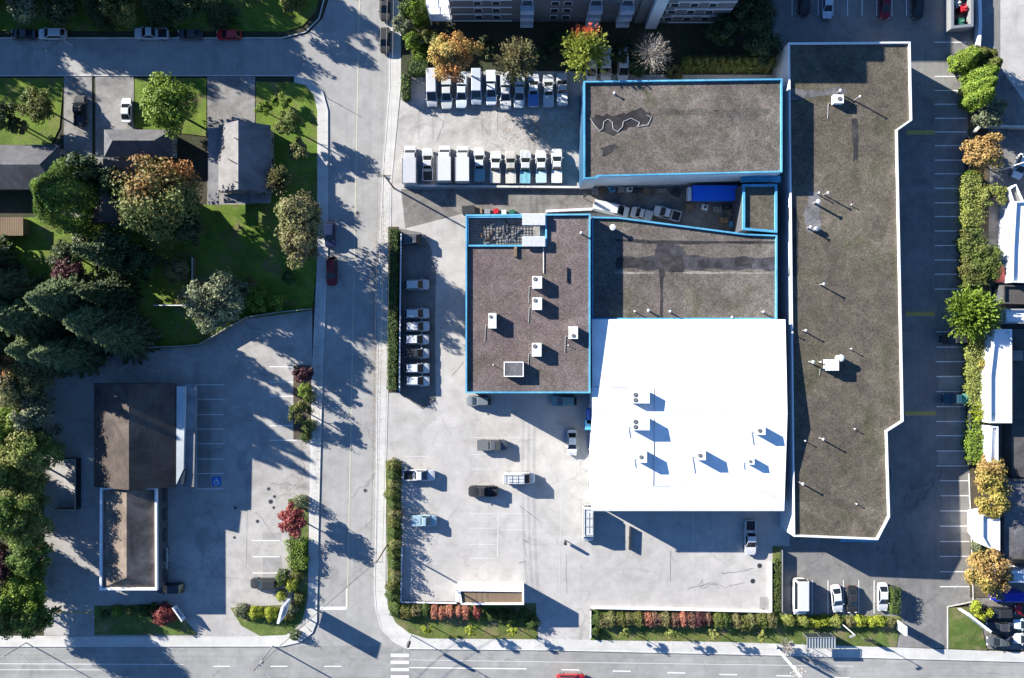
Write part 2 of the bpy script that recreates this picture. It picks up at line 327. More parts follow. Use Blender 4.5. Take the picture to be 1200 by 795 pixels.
slab('planting_bed_corner', [(270, 712), (345, 708), (340, 640), (338, 585), (360, 583), (362, 620), (361, 700), (354, 728), (335, 744), (305, 745), (283, 733)], WALK+.02, M_vgrass)
slab('planting_strip', [(344, 428), (364, 428), (364, 515), (344, 515)], WALK+.01, M_soil)
slab('verge_centre', [(452, 540), (470, 540), (470, 706), (628, 707), (630, 749), (500, 748), (480, 742), (464, 730), (455, 712)], WALK+.02, M_vgrass)
slab('verge_east', [(692, 714), (905, 718), (905, 640), (917, 640), (917, 720), (1056, 722), (1050, 758), (1000, 757), (850, 752), (692, 750)], WALK+.02, M_vgrass)
slab('verge_corner_east', [(1110, 712), (1145, 712), (1156, 762), (1111, 760)], WALK+.02, M_vgrass)
slab('hedge_bed', [(455, 266), (467, 266), (467, 460), (455, 460)], WALK+.02, M_soil)
slab('rear_planting_bed', [(1134, 60), (1158, 60), (1158, 700), (1136, 700)], WALK+.02, M_soil)
slab('apartment_garden', [(470, -60), (905, -60), (905, 88), (684, 88), (684, 84), (498, 84), (498, 90), (470, 90)], .115, M_terrain)
def kerb(name, pts, w=.18, z=.17, mat=None):
    mb = MB(); q = P(pts)
    for a, b in zip(q, q[1:]): mb.bar(a, b, w, -.03, z)
    for a in q[1:-1]: mb.tube((a[0], a[1], -.03), (a[0], a[1], z-.001), w/2, n=8)
    return structure(name, mb, mat or M_kerb)
kerb('kerb_northwest', [(-300, 89), (345, 89), (362, 94), (378, 108), (384, 130), (384, 300), (378, 430), (373, 620), (371, 728), (366, 741), (352, 752), (330, 757), (-300, 757.5)])
kerb('kerb_east_side', [(457, -100), (457, 100), (449, 200), (443, 350), (441, 600), (439, 690), (441, 715), (448, 738), (462, 752), (478, 760), (640, 761.5), (930, 768), (1190, 775), (1600, 786)])
kerb('kerb_north', [(-300, 45), (330, 45), (358, 38), (374, 22), (385, -20)])
kerb('kerb_lot_edge', [(1135, 555), (1140, 705), (1110, 711), (1110, 760)], .16, .22)

# painted markings
mk = MB(); mo = MB(); my = MB(); myw = MB()
def dash(mb, a, b, w, z=LOT+.012):
    a, b = W(*a), W(*b); dx, dy = b[0]-a[0], b[1]-a[1]; l = math.hypot(dx, dy); nx, ny = -dy/l*w/2, dx/l*w/2
    mb.add([(a[0]-nx, a[1]-ny, z), (b[0]-nx, b[1]-ny, z), (b[0]+nx, b[1]+ny, z), (a[0]+nx, a[1]+ny, z)], [(0, 1, 2, 3)])
for y in (50, 90, 106.5, 122.6, 139, 155, 171, 188, 204, 221, 238, 254, 271, 288, 305, 321.6, 339, 389, 407, 424, 441.5, 459, 476.6, 494, 510.7, 528.6, 546, 563.5, 581, 598.8, 616.6, 634.6, 652, 670, 687.5):
    dash(mk, (1095+(y > 350)*2+(y > 560)*4, y), (1132+(y > 350)*3+(y > 560)*3, y), .16)
for x in (928, 958.5, 976, 993, 1010, 1027, 1045, 1062): dash(mk, (x, -15), (x, 19), .13)
for x in (951.6, 970, 988, 1006, 1024): dash(mk, (x, 680), (x, 719), .14)
for y in (451, 468, 486, 503, 520, 538, 555, 573): dash(mk, (231, y), (263, y), .13)
dash(mk, (231, 450), (230, 573), .13)
for y in (430, 448, 464.5): dash(mk, (316, y), (350, y), .15)
for y in (499, 516): dash(mk, (316, y), (348, y), .15)
dash(mk, (348, 499), (348, 516), .15)
for y in (633.5, 652.5, 671.5): dash(mk, (296, y), (328, y), .15)
for x0, x1, y in ((552, 583, 513), (590, 625, 513), (552, 582, 532.7), (552, 584, 550), (550, 580, 602), (586, 615, 602), (550, 580, 619), (586, 615, 621), (550, 580, 638), (550, 580, 654), (472, 503, 535)): dash(mo, (x0, y), (x1, y), .13)
dash(mo, (583, 533), (583, 552), .16); dash(mo, (584, 604), (583, 652), .16); dash(mo, (658, 560), (655, 700), .10)
for x in (835, 855, 812): dash(mo, (x, 600), (x, 640), .1)
for y0, y1 in ((-60, 40), (60, 712)): dash(myw, (424-(y0 > 0)*4, y0), (407+(y0 < 0)*13, y1), .16, .02)
dash(my, (55, 717), (110, 718), .25)
for a, b in (((375, 713), (405, 713)),): dash(mk, a, b, .55, .02)
dash(mk, (406, 690), (406, 714), .16, .02)
for y in (768, 776.3, 784.8, 793.5, 802): dash(mk, (458, y), (479, y), .55, .02)
dash(mk, (480, 782.5), (617, 784), .18, .02)
for x, y in ((658, 785), (718, 786.5), (782, 788.5), (843, 790.5), (910, 792), (975, 794)): dash(mk, (x, y), (x+21, y+.4), .18, .02)
dash(mo, (-200, 777), (215, 779), .18, .02); dash(mo, (-200, 785), (120, 785), .14, .02); dash(mo, (480, 773.5), (1000, 781), .12, .02)
for x in (250, 317, 380): dash(mk, (x, 781), (x+20, 781), .16, .02)
structure('painted_markings', mk, M_paint); structure('worn_painted_markings', mo, M_painto); structure('yellow_markings', my, M_yel); structure('centre_line', myw, M_yelw)
# accessible bay symbol
sy = MB(); x, y = W(254, 564); sy.sheet([(x-.85, y-.85), (x+.85, y-.85), (x+.85, y+.85), (x-.85, y+.85)], LOT+.012, M_pblue)
def ringsheet(mb, x, y, r0, r1, a0, a1, z, m, n=18):
    vs = []; 
    for i in range(n+1):
        a = R(a0+(a1-a0)*i/n); vs += [(x+r0*math.cos(a), y+r0*math.sin(a), z), (x+r1*math.cos(a), y+r1*math.sin(a), z)]
    mb.add(vs, [(2*i, 2*i+1, 2*i+3, 2*i+2) for i in range(n)], m)
ringsheet(sy, x-.05, y-.2, .32, .43, 110, 380, LOT+.016, M_paint)
for q in ([(-.12, .6), (.08, .6), (.08, .42), (-.12, .42)], [(-.08, .38), (.04, .38), (.04, -.05), (-.08, -.05)], [(.04, .2), (.3, .2), (.3, .1), (.04, .1)], [(.04, .05), (.36, .05), (.36, -.06), (.04, -.06)], [(.28, -.06), (.36, -.06), (.56, -.46), (.46, -.5)]):
    sy.sheet([(x+a, y+b) for a, b in q], LOT+.016, M_paint)
structure('accessible_bay_marking', sy, None)
# speed bumps
for i, (x0, x1, y) in enumerate(((1062, 1095, 155.5), (1061, 1095, 368), (1060, 1096, 484.5))):
    a, b = W(x0, y), W(x1, y); mb = MB(); n = 6
    vs = []
    for (px, py) in (a, b):
        for k in range(n+1):
            t = k/n; vs.append((px, py-.42+.84*t, LOT-.01+.09*math.sin(math.pi*t)))
    mb.add(vs, [(k, k+n+1, k+n+2, k+1) for k in range(n)]+[tuple(range(n+1)), tuple(range(2*n+1, n, -1))])
    tag(mb.build('speed_bump', M_yel, loc=(a[0], a[1], LOT)), 'yellow painted speed bump across the east lane, %s' % ('near the north end of the building', 'level with the big lime tree', 'beside the lower jog of the long building')[i], 'speed bump', 'speed bumps in the east lane')
# manholes
for i, (x, y, r) in enumerate([(890, 663, .42), (882, 681, .42), (315, 573, .3), (322, 582, .28), (317.5, 588, .4), (321, 595, .25), (302, 611, .3), (276, 595, .28), (275, 630, .25), (419, 250, .35), (468, 693, .3), (428, 575, .3)]):
    wx, wy = W(x, y); mb = MB(); z = .03 if 380 < x < 440 else LOT+.012
    mb.tube((wx, wy, z-.03), (wx, wy, z), r, n=18, m=M_dark)
    ringsheet(mb, wx, wy, r, r+.08, 0, 360, z+.002, M_metg)
    where = ['in the paved lot below the long white pickup', 'second drain lid, just below its twin in the south lot', 'topmost of the lids left of the red maple', 'small lid left of the red maple', 'largest lid left of the red maple', 'lowest of the lids beside the red maple', 'lid alone between the maple and the shade', 'lid on the edge of the drive-through shade', 'lid in the shade of the low restaurant', 'lid on the centre line of the side road', 'lid by the west hedge corner', 'lid on the road next to the white stop line side'][i]
    tag(mb.build('manhole_cover', None, loc=(wx, wy, z)), 'round dark iron ' + where if not where.startswith(('second', 'topmost', 'small', 'largest', 'lowest', 'lid')) else 'round iron ' + where, 'manhole cover', 'iron lids in the paving')

M_seal = plain('crack_sealant', (.20, .195, .19), .7); M_pat = ground('asphalt_patch_dark', (.24, .235, .23), (.31, .30, .295), fine=8, fine_amt=.14, stain=.3, blotch=.15); M_patl = ground('concrete_patch_pale', (.47, .46, .44), (.53, .52, .5), fine=8, fine_amt=.1, stain=.2, blotch=.08)
pm_ = MB(); pl_ = MB()
def rough_poly(cx, cy, rx, ry, n=14, j=.25): return [(cx+rx*(1+random.uniform(-j, j))*math.cos(2*math.pi*k/n), cy+ry*(1+random.uniform(-j, j))*math.sin(2*math.pi*k/n)) for k in range(n)]
for k, (x0, y0, x1, y1) in enumerate(((232, 470, 248, 572), (278, 528, 290, 552), (308, 624, 330, 634), (308, 652, 330, 690), (890, 700, 903, 716), (706, 560, 716, 566), (1100, 440, 1133, 457), (1099, 528, 1134, 544))):
    pm_.sheet(P([(x0, y0), (x1, y0+random.uniform(-1, 1)), (x1+random.uniform(-1, 1), y1), (x0, y1)]), LOT+.006)
structure('asphalt_patches', pm_, M_pat)
sl_ = MB()
def squiggle(pts, w, z=LOT+.009, amp=1.2, sub=5):
    q = []
    for a, b in zip(pts, pts[1:]):
        for k in range(sub): t = k/sub; q.append((a[0]+(b[0]-a[0])*t+random.uniform(-amp, amp), a[1]+(b[1]-a[1])*t+random.uniform(-amp, amp)))
    for a, b in zip(q, q[1:]): dash(sl_, a, b, w*random.uniform(.6, 1.3), z)
squiggle([(805, 690), (820, 687), (835, 683), (850, 688), (862, 685), (875, 682)], .13); squiggle([(845, 671), (870, 670), (886, 665)], .12); squiggle([(818, 688), (824, 680), (822, 690), (836, 684), (846, 692)], .09)
squiggle([(609, 593), (622, 603), (637, 614)], .12, amp=.6); squiggle([(612, 632), (622, 637)], .18, amp=.5); squiggle([(608, 660), (618, 657)], .14, amp=.5)
squiggle([(664, 650), (663, 670), (665, 702)], .09, amp=.5); squiggle([(786, 645), (785, 690)], .12, amp=.3); squiggle([(530, 440), (540, 428), (545, 424)], .12, amp=.4)
squiggle([(255, 620), (237, 620), (237, 676), (290, 678)], .08, amp=.15); squiggle([(290, 560), (290, 600), (289, 676)], .08, amp=.2); squiggle([(300, 600), (330, 640)], .08, amp=1)
squiggle([(478, 120), (520, 142), (512, 170)], .1, amp=.4); squiggle([(491, 127), (491, 172)], .07, amp=.2); squiggle([(507, 133), (508, 172)], .07, amp=.2); squiggle([(583, 100), (583, 168)], .08, amp=.2); squiggle([(565, 135), (566, 168)], .06, amp=.2)
for x in (1070, 1078, 1085, 1066, 1118, 1124): squiggle([(x, random.uniform(180, 520)), (x+random.uniform(-6, 6), random.uniform(200, 600))], .08, amp=1.5)
structure('sealed_cracks', sl_, M_seal)
# ---------------------------------------------------------------- buildings
def windows_on(parent, p0, p1, z0, z1, n, wfrac=.6, mat=None, name='window', frame=M_capw):
    """framed windows along the outside of wall p0->p1 (outside on the right of the direction)"""
    dx, dy = p1[0]-p0[0], p1[1]-p0[1]; l = math.hypot(dx, dy); ux, uy = dx/l, dy/l; nx, ny = uy, -ux; a = math.atan2(dy, dx)
    for i in range(n):
        t = (i+.5)/n*l; w = l/n*wfrac; cx, cy = p0[0]+ux*t+nx*.05, p0[1]+uy*t+ny*.05
        fr = MB().box(cx, cy, z0, w, .12, z1-z0, a).build(name, frame, parent)
        MB().box(cx+nx*.04, cy+ny*.04, z0+.08, w-.16, .1, z1-z0-.16, a).build('pane', mat or M_wglass, fr)
def door_on(parent, p0, p1, t, w, h, mat, name='door', z=LOT):
    dx, dy = p1[0]-p0[0], p1[1]-p0[1]; l = math.hypot(dx, dy); ux, uy = dx/l, dy/l; nx, ny = uy, -ux
    cx, cy = p0[0]+ux*t*l+nx*.04, p0[1]+uy*t*l+ny*.04
    d = MB().box(cx, cy, z, w, .1, h, math.atan2(dy, dx)).build(name, mat, parent)
    MB().box(cx+ux*w*.38+nx*.07, cy+uy*w*.38+ny*.07, z+h*.45, .05, .06, .2, 0).build('handle', M_steel, d)
def flat_building(name, label, pts, h, wall, roof, cap, ph=.45, cw=.26):
    poly = P(pts, h)
    a = sum(poly[i][0]*poly[(i+1) % len(poly)][1]-poly[(i+1) % len(poly)][0]*poly[i][1] for i in range(len(poly)))
    if a < 0: poly = poly[::-1]
    cx = sum(p[0] for p in poly)/len(poly); cy = sum(p[1] for p in poly)/len(poly)
    root = empty(name, (cx, cy, 0), label, 'building')
    MB().prism(poly, -.02, h-ph, top=False).build('wall', wall, root)
    MB().ring(poly, cw, h-ph, h).build('parapet', cap, root)
    MB().sheet(inset(poly, cw-.02), h-ph+.02).build('roof', roof, root)
    return root, poly
def patch(root, pts, h, mat, dz, name='roof_patch'):
    MB().sheet(P(pts, h), h+dz).build(name, mat, root)
def wobble(pts, amp, n=4):
    out = []
    for i in range(len(pts)):
        a, b = pts[i], pts[(i+1) % len(pts)]
        for k in range(n):
            t = k/n; out.append((a[0]+(b[0]-a[0])*t+random.uniform(-amp, amp), a[1]+(b[1]-a[1])*t+random.uniform(-amp, amp)))
    return out
HE = 7.1; HO = 9.1; HN = 9.4; HC = 7.0
# long east building
east, ep = flat_building('long_warehouse', 'long grey gravel roofed building with white parapet on the east side', [(924, 50), (1067, 49), (1069, 141), (1052, 153), (1059, 494), (1040, 506), (1043, 606), (1029, 633), (930, 629)], HE, M_wallw, M_grave, M_capw)
patch(east, wobble([(1000, 138), (1007, 138), (1007, 188), (1001, 188)], 1.0), HE, M_tar, -.42)
patch(east, wobble([(925, 243), (934, 243), (938, 260), (936, 300), (937, 322), (926, 324)], 1.2), HE, M_tar, -.42)  # dark strip painted where the roof shadow runs along the left parapet
for pts in ([(926, 104), (965, 106), (985, 100), (995, 104), (988, 112), (958, 112), (926, 116)], [(950, 225), (962, 224), (962, 270), (948, 272), (944, 250)]): patch(east, wobble(pts, 1.5), HE, M_tarl, -.415)
MB().prism(P([(984, 628), (1030, 630), (1028, 635), (986, 635)], 3.2), 3.0, 3.3).build('entrance_canopy', M_cyan, east)
for i in range(len(ep)):
    a, b = ep[i], ep[(i+1) % len(ep)]; l = math.hypot(a[0]-b[0], a[1]-b[1])
    if l > 8 and b[0] > 40 and a[0] > 40 and not (abs(a[0]-b[0]) < 3 and a[0] < 52): windows_on(east, a, b, 1.2, 2.6, max(2, int(l/5)), .5)
door_on(east, W(1058, 606, HE)[:2], W(1059, 495, HE)[:2], .4, 2.4, 3, M_metg, 'loading_door')
# north building
north, npoly = flat_building('north_warehouse', 'square grey gravel roofed building with blue parapet north of the alley', [(684, 95), (917, 92), (917, 202), (701, 207), (701, 209), (684, 210)], HN, M_wallw, M_grav, M_cyan)
for pts in ([(692, 139), (700, 134), (720, 134), (735, 131), (752, 127), (764, 131), (765, 139), (757, 143), (744, 147), (728, 156), (712, 158), (700, 150)], [(705, 172), (720, 168), (724, 172), (713, 180), (705, 181)]): patch(north, wobble(pts, 2.2, 3), HN, M_tar, -.42)
patch(north, wobble([(838, 126), (900, 125), (903, 134), (880, 141), (845, 137)], 2.5), HN, M_damp, -.421)
patch(north, wobble([(770, 127), (835, 127), (838, 133), (800, 136), (772, 134)], 2.5), HN, M_damp, -.422)
mb = MB(); zz = HN-.4
pl = [(692, 138), (697, 146), (703, 153), (707, 150), (708, 142), (713, 139), (718, 143), (719, 151), (724, 154), (730, 148), (731, 142), (740, 138), (750, 143), (748, 148), (760, 146), (764, 137), (758, 134)]
for a, b in zip(pl, pl[1:]): a, b = W(*a, HN), W(*b, HN); mb.tube((a[0], a[1], zz+.02), (b[0], b[1], zz+.02), .07, n=5)
mb.build('edge_sealant', M_metg, north)
for c in list(north.children):
    if c.name.startswith('wall'):
        c.data.materials.append(M_wallblue)
        for p_ in c.data.polygons:
            if p_.normal.x < -.7: p_.material_index = 1
# office building with roof pen
office, op = flat_building('office_building', 'grey gravel roofed office with light blue parapet in the middle', [(545.5, 251.5), (692, 250.5), (692, 461), (545.5, 461)], HO, M_wallg, M_gravr, M_cyan)
for c in list(office.children):
    if c.name.startswith('roof'): bpy.data.objects.remove(c)
pen = [(549, 255), (640, 255), (640, 287), (549, 287)]
MB().sheet(P([(547.5, 289.5), (641.5, 289.5), (641.5, 253.2), (690.3, 253.2), (690.3, 459), (547.5, 459)], HO), HO-.43).build('roof', M_gravr, office)
MB().sheet(P(pen, HO), HO-1.15).build('pen_floor', M_drive, office)
mb = MB(); q = P([(547, 253), (641, 253), (641, 289), (547, 289)], HO); mb.ring(q, .3, HO-1.2, HO-.1); mb.build('pen_wall', M_cyan, office)
mb = MB()
for x in np.arange(552, 612, 3.6): a, b = W(x, 255, HO), W(x, 287, HO); mb.bar(a, b, .05, HO-.3, HO-.24)
for y in np.arange(258, 287, 3.6): a, b = W(549, y, HO), W(612, y, HO); mb.bar(a, b, .05, HO-.36, HO-.3)
mb.build('cage_grid', M_dark, office)
for y0, y1 in ((250.5, 264), (277, 289)):
    mb = MB(); a, b = W(612, y0, HO+.6), W(639, y1, HO+.6); n = 14; vs = []
    for k in range(2*n+1):
        yy = a[1]+(b[1]-a[1])*k/(2*n); z = HO+.35+(.08 if k % 2 else 0); vs += [(a[0], yy, z), (b[0], yy, z)]
    mb.add(vs, [(2*k, 2*k+1, 2*k+3, 2*k+2) for k in range(2*n)])
    mb.box((a[0]+b[0])/2, (a[1]+b[1])/2, HO+.15, b[0]-a[0], abs(a[1]-b[1])-.05, .18)
    mb.build('corrugated_panel', M_metw, office)
for i in range(26):
    x, y = random.uniform(560, 608), random.uniform(262, 285); a = W(x, y, HO-1.7)
    if i % 13 == 0: pass
jb = MB()
for i in range(26):
    a = W(random.uniform(562, 608), random.uniform(262, 285), HO-1.6)
    jb.box(a[0], a[1], HO-1.14, random.uniform(.5, 2.2), random.uniform(.1, .5), random.uniform(.05, .25), random.uniform(0, 3), random.choice([M_wood, M_drive, M_metg, M_dark, M_steel]))
tag(jb.build('scrap_pile', None, loc=(*W(585, 273, HO-1.7), HO-1.74)), 'loose boards and scrap lying under the cage grid on the office roof', 'scrap pile', kind='stuff')
a0, a1, a2, a3 = op
windows_on(office, W(692, 461, HO), W(545.5, 461, HO), 1.0, 2.6, 8, .6)
windows_on(office, W(545.5, 461, HO), W(545.5, 251.5, HO), 5.0, 6.4, 7, .5, frame=M_dark); windows_on(office, W(545.5, 461, HO), W(545.5, 251.5, HO), 1.1, 2.5, 7, .5, frame=M_dark)
door_on(office, W(692, 461, HO), W(545.5, 461, HO), .5, 1.2, 2.2, M_blue)
mb = MB()
for pts in ([(637, 289), (637, 320)],):
    a, b = W(*pts[0], HO), W(*pts[1], HO); mb.tube((a[0], a[1], HO-.3), (b[0], b[1], HO-.3), .06)
mb.build('conduit', M_metw, office)
a, b = W(604, 289, HO), W(604, 301, HO); MB().box(a[0], (a[1]+b[1])/2, HO-.43, .5, abs(a[1]-b[1]), .35).build('roof_hatch', M_wood, office)
a, b = W(664.5, 313, HO), W(664.5, 331, HO); MB().box(a[0], (a[1]+b[1])/2, HO-.43, .1, abs(a[1]-b[1]), .3).build('roof_joint', M_dark, office)
# central gravel roof
central, cp = flat_building('central_workshop', 'low gravel roofed workshop with dark tar strip between office and white roof', [(693.5, 254), (724, 254.5), (874, 274), (911, 275.5), (911, 374.5), (693.5, 374.5)], HC, M_wallw, M_grav, M_cyan)
patch(central, wobble([(722, 302), (780, 300), (850, 301), (909, 301), (909, 317), (850, 316), (800, 316), (722, 315)], 1.7, 7), HC, M_tarm, -.42)
patch(central, wobble([(720, 318.5), (768, 319), (768, 321), (722, 321)], .6, 6), HC, M_patlt, -.419)
patch(central, wobble([(800, 318), (908, 319), (908, 321), (802, 321)], .6, 6), HC, M_patlt, -.419)
patch(central, wobble([(722, 303), (745, 303), (745, 314), (722, 314)], .8), HC, M_tar, -.412)
patch(central, wobble([(772, 300), (800, 299), (802, 318), (782, 318)], 1.5), HC, M_tar, -.413)
for x0, x1 in ((745, 760), (818, 826), (862, 882), (838, 846)): patch(central, wobble([(x0, 305), (x1, 304), (x1, 313), (x0, 313)], 1.2), HC, M_tar, -.411)
patch(central, wobble([(722, 279), (778, 282), (909, 282), (909, 285), (780, 286), (722, 283)], .7), HC, M_tar, -.418)
patch(central, wobble([(770, 285), (790, 283), (803, 292), (803, 302), (768, 302)], 1.8), HC, M_tarm, -.417)
patch(central, wobble([(772, 315), (781, 315), (778, 328), (777, 374), (774, 374), (774, 330)], .4), HC, M_tar, -.419)
# small annex
annex, _ = flat_building('annex_building', 'small pale gravel roofed annex squeezed beside the fenced yard', [(870.5, 216), (911, 216), (911, 273), (870.5, 269.5)], 7.3, M_wallg, M_grave, M_cyan, cw=.4)
MB().prism(P([(869, 206), (915, 206), (915, 213.5), (869, 213.5)], 6.6), 5.9, 6.6).build('beam', M_cyan, annex)
# white roof building
x0 = W(693, 597, 7.1)[0]; x1 = W(919, 597, 7.1)[0]; ys = W(0, 598.5, 7.1)[1]; yr = W(0, 486.5, 8.7)[1]; yn = W(0, 374.5, 7.7)[1]
white = empty('white_roof_warehouse', ((x0+x1)/2, (ys+yn)/2, 0), 'large warehouse with bright white low gable roof', 'building')
mb = MB(); e = .25
prof = [(ys+e, 7.0), (yr, 8.58), (yn-.01, 7.58)]
vs = [(x, y, 0) for x in (x0+e, x1-e) for y in (ys+e, yn-.01)]+[(x, y, z) for x in (x0+e, x1-e) for y, z in prof]
mb.add(vs, [(0, 4, 5, 6, 1), (2, 3, 9, 8, 7), (0, 2, 7, 4), (1, 6, 9, 3)]); mb.build('wall', M_wallw, white)
mb = MB(); t = .14
top = [(ys, 7.1), (yr, 8.7), (yn, 7.7)]
vs = [(x, y, z) for x in (x0, x1) for y, z in top]+[(x, y, z-t) for x in (x0, x1) for y, z in top]
mb.add(vs, [(0, 3, 4, 1), (1, 4, 5, 2), (6, 7, 10, 9), (7, 8, 11, 10), (0, 1, 7, 6), (1, 2, 8, 7), (3, 9, 10, 4), (4, 10, 11, 5), (0, 6, 9, 3), (2, 5, 11, 8)]); mb.build('roof', M_white, white)
mb = MB(); mb.box((x0+x1)/2, yr, 8.69, x1-x0, .12, .05); mb.build('ridge_cap', M_capw, white)
mb = MB(); mb.box((x0+x1)/2, ys-.07, 6.9, x1-x0, .12, .16); mb.build('gutter', M_metg, white)
def wz(y): return 7.1+(y-ys)*(1.6/(yr-ys)) if y < yr else 8.7-(y-yr)/(yn-yr)*1.0
mb = MB()
for pts in ([(766, 455), (766, 570), (785, 570)], [(695, 453), (735, 454)]):
    for p, q in zip(pts, pts[1:]):
        a, b = W(*p, 8), W(*q, 8); n = 6
        for k in range(n):
            c = (a[0]+(b[0]-a[0])*k/n, a[1]+(b[1]-a[1])*k/n); d = (a[0]+(b[0]-a[0])*(k+1)/n, a[1]+(b[1]-a[1])*(k+1)/n)
            mb.tube((c[0], c[1], wz(c[1])+.05), (d[0], d[1], wz(d[1])+.05), .035, n=5)
mb.build('gas_pipe', M_metg, white)
for i, (yy, hh, dd) in enumerate(((488, 4.2, .8), (498, 4.2, 1.1))):
    a = W(690.5, yy, 4); MB().box(x0+e-dd/2, a[1], 3.4, dd, 1.9 if i else 2.8, .9, taper=.9).build('awning', M_blue if i == 0 else M_cyan, white)
windows_on(white, (x0+e, yn), (x0+e, ys+e), 1.0, 2.6, 6, .5)
windows_on(white, (x0+e, ys+e), (x1-e, ys+e), 3.6, 5.0, 6, .5)
for t in (.2, .5, .8): door_on(white, (x0+e, ys+e), (x1-e, ys+e), t, 3.6, 3.3, M_metg, 'loading_door')
# kiosk roof
kiosk, kp = flat_building('sign_kiosk', 'small flat brown roofed kiosk with white fascia by the south lot', [(537, 691), (614, 692), (614, 709), (540, 709)], 4.4, M_capw, M_wood, M_capw, .3, .3)
a = W(537, 691, 4.4); MB().box(a[0]-.25, a[1]-1.2, 0, .5, 2.2, 3.9).build('side_screen', M_capw, kiosk)
# apartment building
apt = empty('apartment_block', (*W(700, -20), 0), 'grey apartment block with white balconies beyond the top edge', 'building')
A1, A2 = [(505, 28), (847, 28), (847, -12), (505, -12)], 16
MB().prism(P([(530, 26), (742, 26), (742, -12), (530, -12)]), 0, 11).build('wall', M_walla, apt)
MB().prism(P([(742.3, 28), (847, 28), (847, -12), (742.3, -12)]), 0, 16).build('wall', M_walla, apt)
MB().prism(P([(847.2, 10), (876, 10), (876, -12), (847.2, -12)]), 0, 16).build('wall', M_walla, apt)
MB().prism(P([(600, -60), (876, -60), (876, -230), (600, -230)]), 0, 16).build('wall', M_walla, apt)
mb = MB(); mb.prism(P([(742, 30), (849, 30), (849, -13), (742, -13)]), 16.003, 16.5); mb.prism(P([(527, 28), (741.8, 28), (741.8, -13), (527, -13)]), 11.003, 11.5); mb.build('roof', M_shingled, apt)
ay = W(0, 28)[1]
for xc in (617, 693, 728):
    ay = W(0, 26)[1]
    for fl in range(3):
        a = W(xc, 28); z = 1.2+fl*2.9
        bay = MB().box(a[0], ay-.75, z, 2.3, 1.5, .22).build('balcony', M_capw, apt)
        rl = MB()
        rl.box(a[0], ay-1.48, z+1.0, 2.3, .07, .08)
        for k in range(9): rl.box(a[0]-1.1+k*.275, ay-1.48, z+.2, .05, .05, .85)
        for sx in (-1.12, 1.12): rl.box(a[0]+sx, ay-.75, z+.22, .06, 1.4, .8)
        rl.build('railing', M_capw, bay)
        w = MB().box(a[0], ay-.03, z+.3, 1.9, .1, 2.0).build('window', M_capw, apt); MB().box(a[0], ay-.07, z+.38, 1.7, .08, 1.84).build('pane', M_wglass, w)
for xc, hw in ((572, 3.2), (655, 2.2), (775, 1.6), (812, 3.2)):
    ay = W(0, 26 if xc < 742 else 28)[1]
    for fl in range(3 if xc < 742 else 5):
        a = W(xc, 28); z = 1.6+fl*2.9
        for dx in (-hw*.5, hw*.5):
            w = MB().box(a[0]+dx, ay-.02, z, 1.4, .1, 1.4).build('window', M_capw, apt); MB().box(a[0]+dx, ay-.06, z+.08, 1.24, .08, 1.24).build('pane', M_wglass, w)
for fl in range(5):
    a, b = W(532, 28), W(600, 28)
    if fl < 4: MB().bar((a[0], W(0, 26)[1]-.06), (b[0], W(0, 26)[1]-.06), .12, 2.9*fl+.6, 2.9*fl+.8).build('belt_course', M_capw, apt)
    a, b = W(782, 28), W(847, 28); MB().bar((a[0], ay-.06), (b[0], ay-.06), .12, 2.9*fl+.6, 2.9*fl+.8).build('belt_course', M_capw, apt)
MB().box(W(762, 28)[0], ay-.5, 0, 2.0, 1.0, 15.5).build('stair_tower', M_wallw, apt)
stairx, stairy = W(518, 20)
st = empty('exterior_stair', (stairx, stairy, 0), 'white stacked balconies at the west end of the apartment block', 'balcony tower')
for fl in range(3):
    z = 2.0+2.9*fl
    MB().box(stairx, stairy, z, 3.9, 3.2, .16).build('deck', M_capw, st)
    rl = MB()
    for sx, sy_, lx, ly in ((0, -1.55, 3.9, .06), (-1.92, 0, .06, 3.1), (1.92, 0, .06, 3.1)): rl.box(stairx+sx, stairy+sy_, z+1.0, lx, ly, .08)
    for k in range(12): rl.box(stairx-1.9+k*.345, stairy-1.55, z+.15, .05, .05, .9)
    rl.build('railing', M_capw, st)
mb = MB()
for sx in (-1.85, 1.85):
    for sy_ in (-1.5, 1.5): mb.box(stairx+sx, stairy+sy_, 0, .18, .18, 9)
mb.build('frame', M_capw, st)

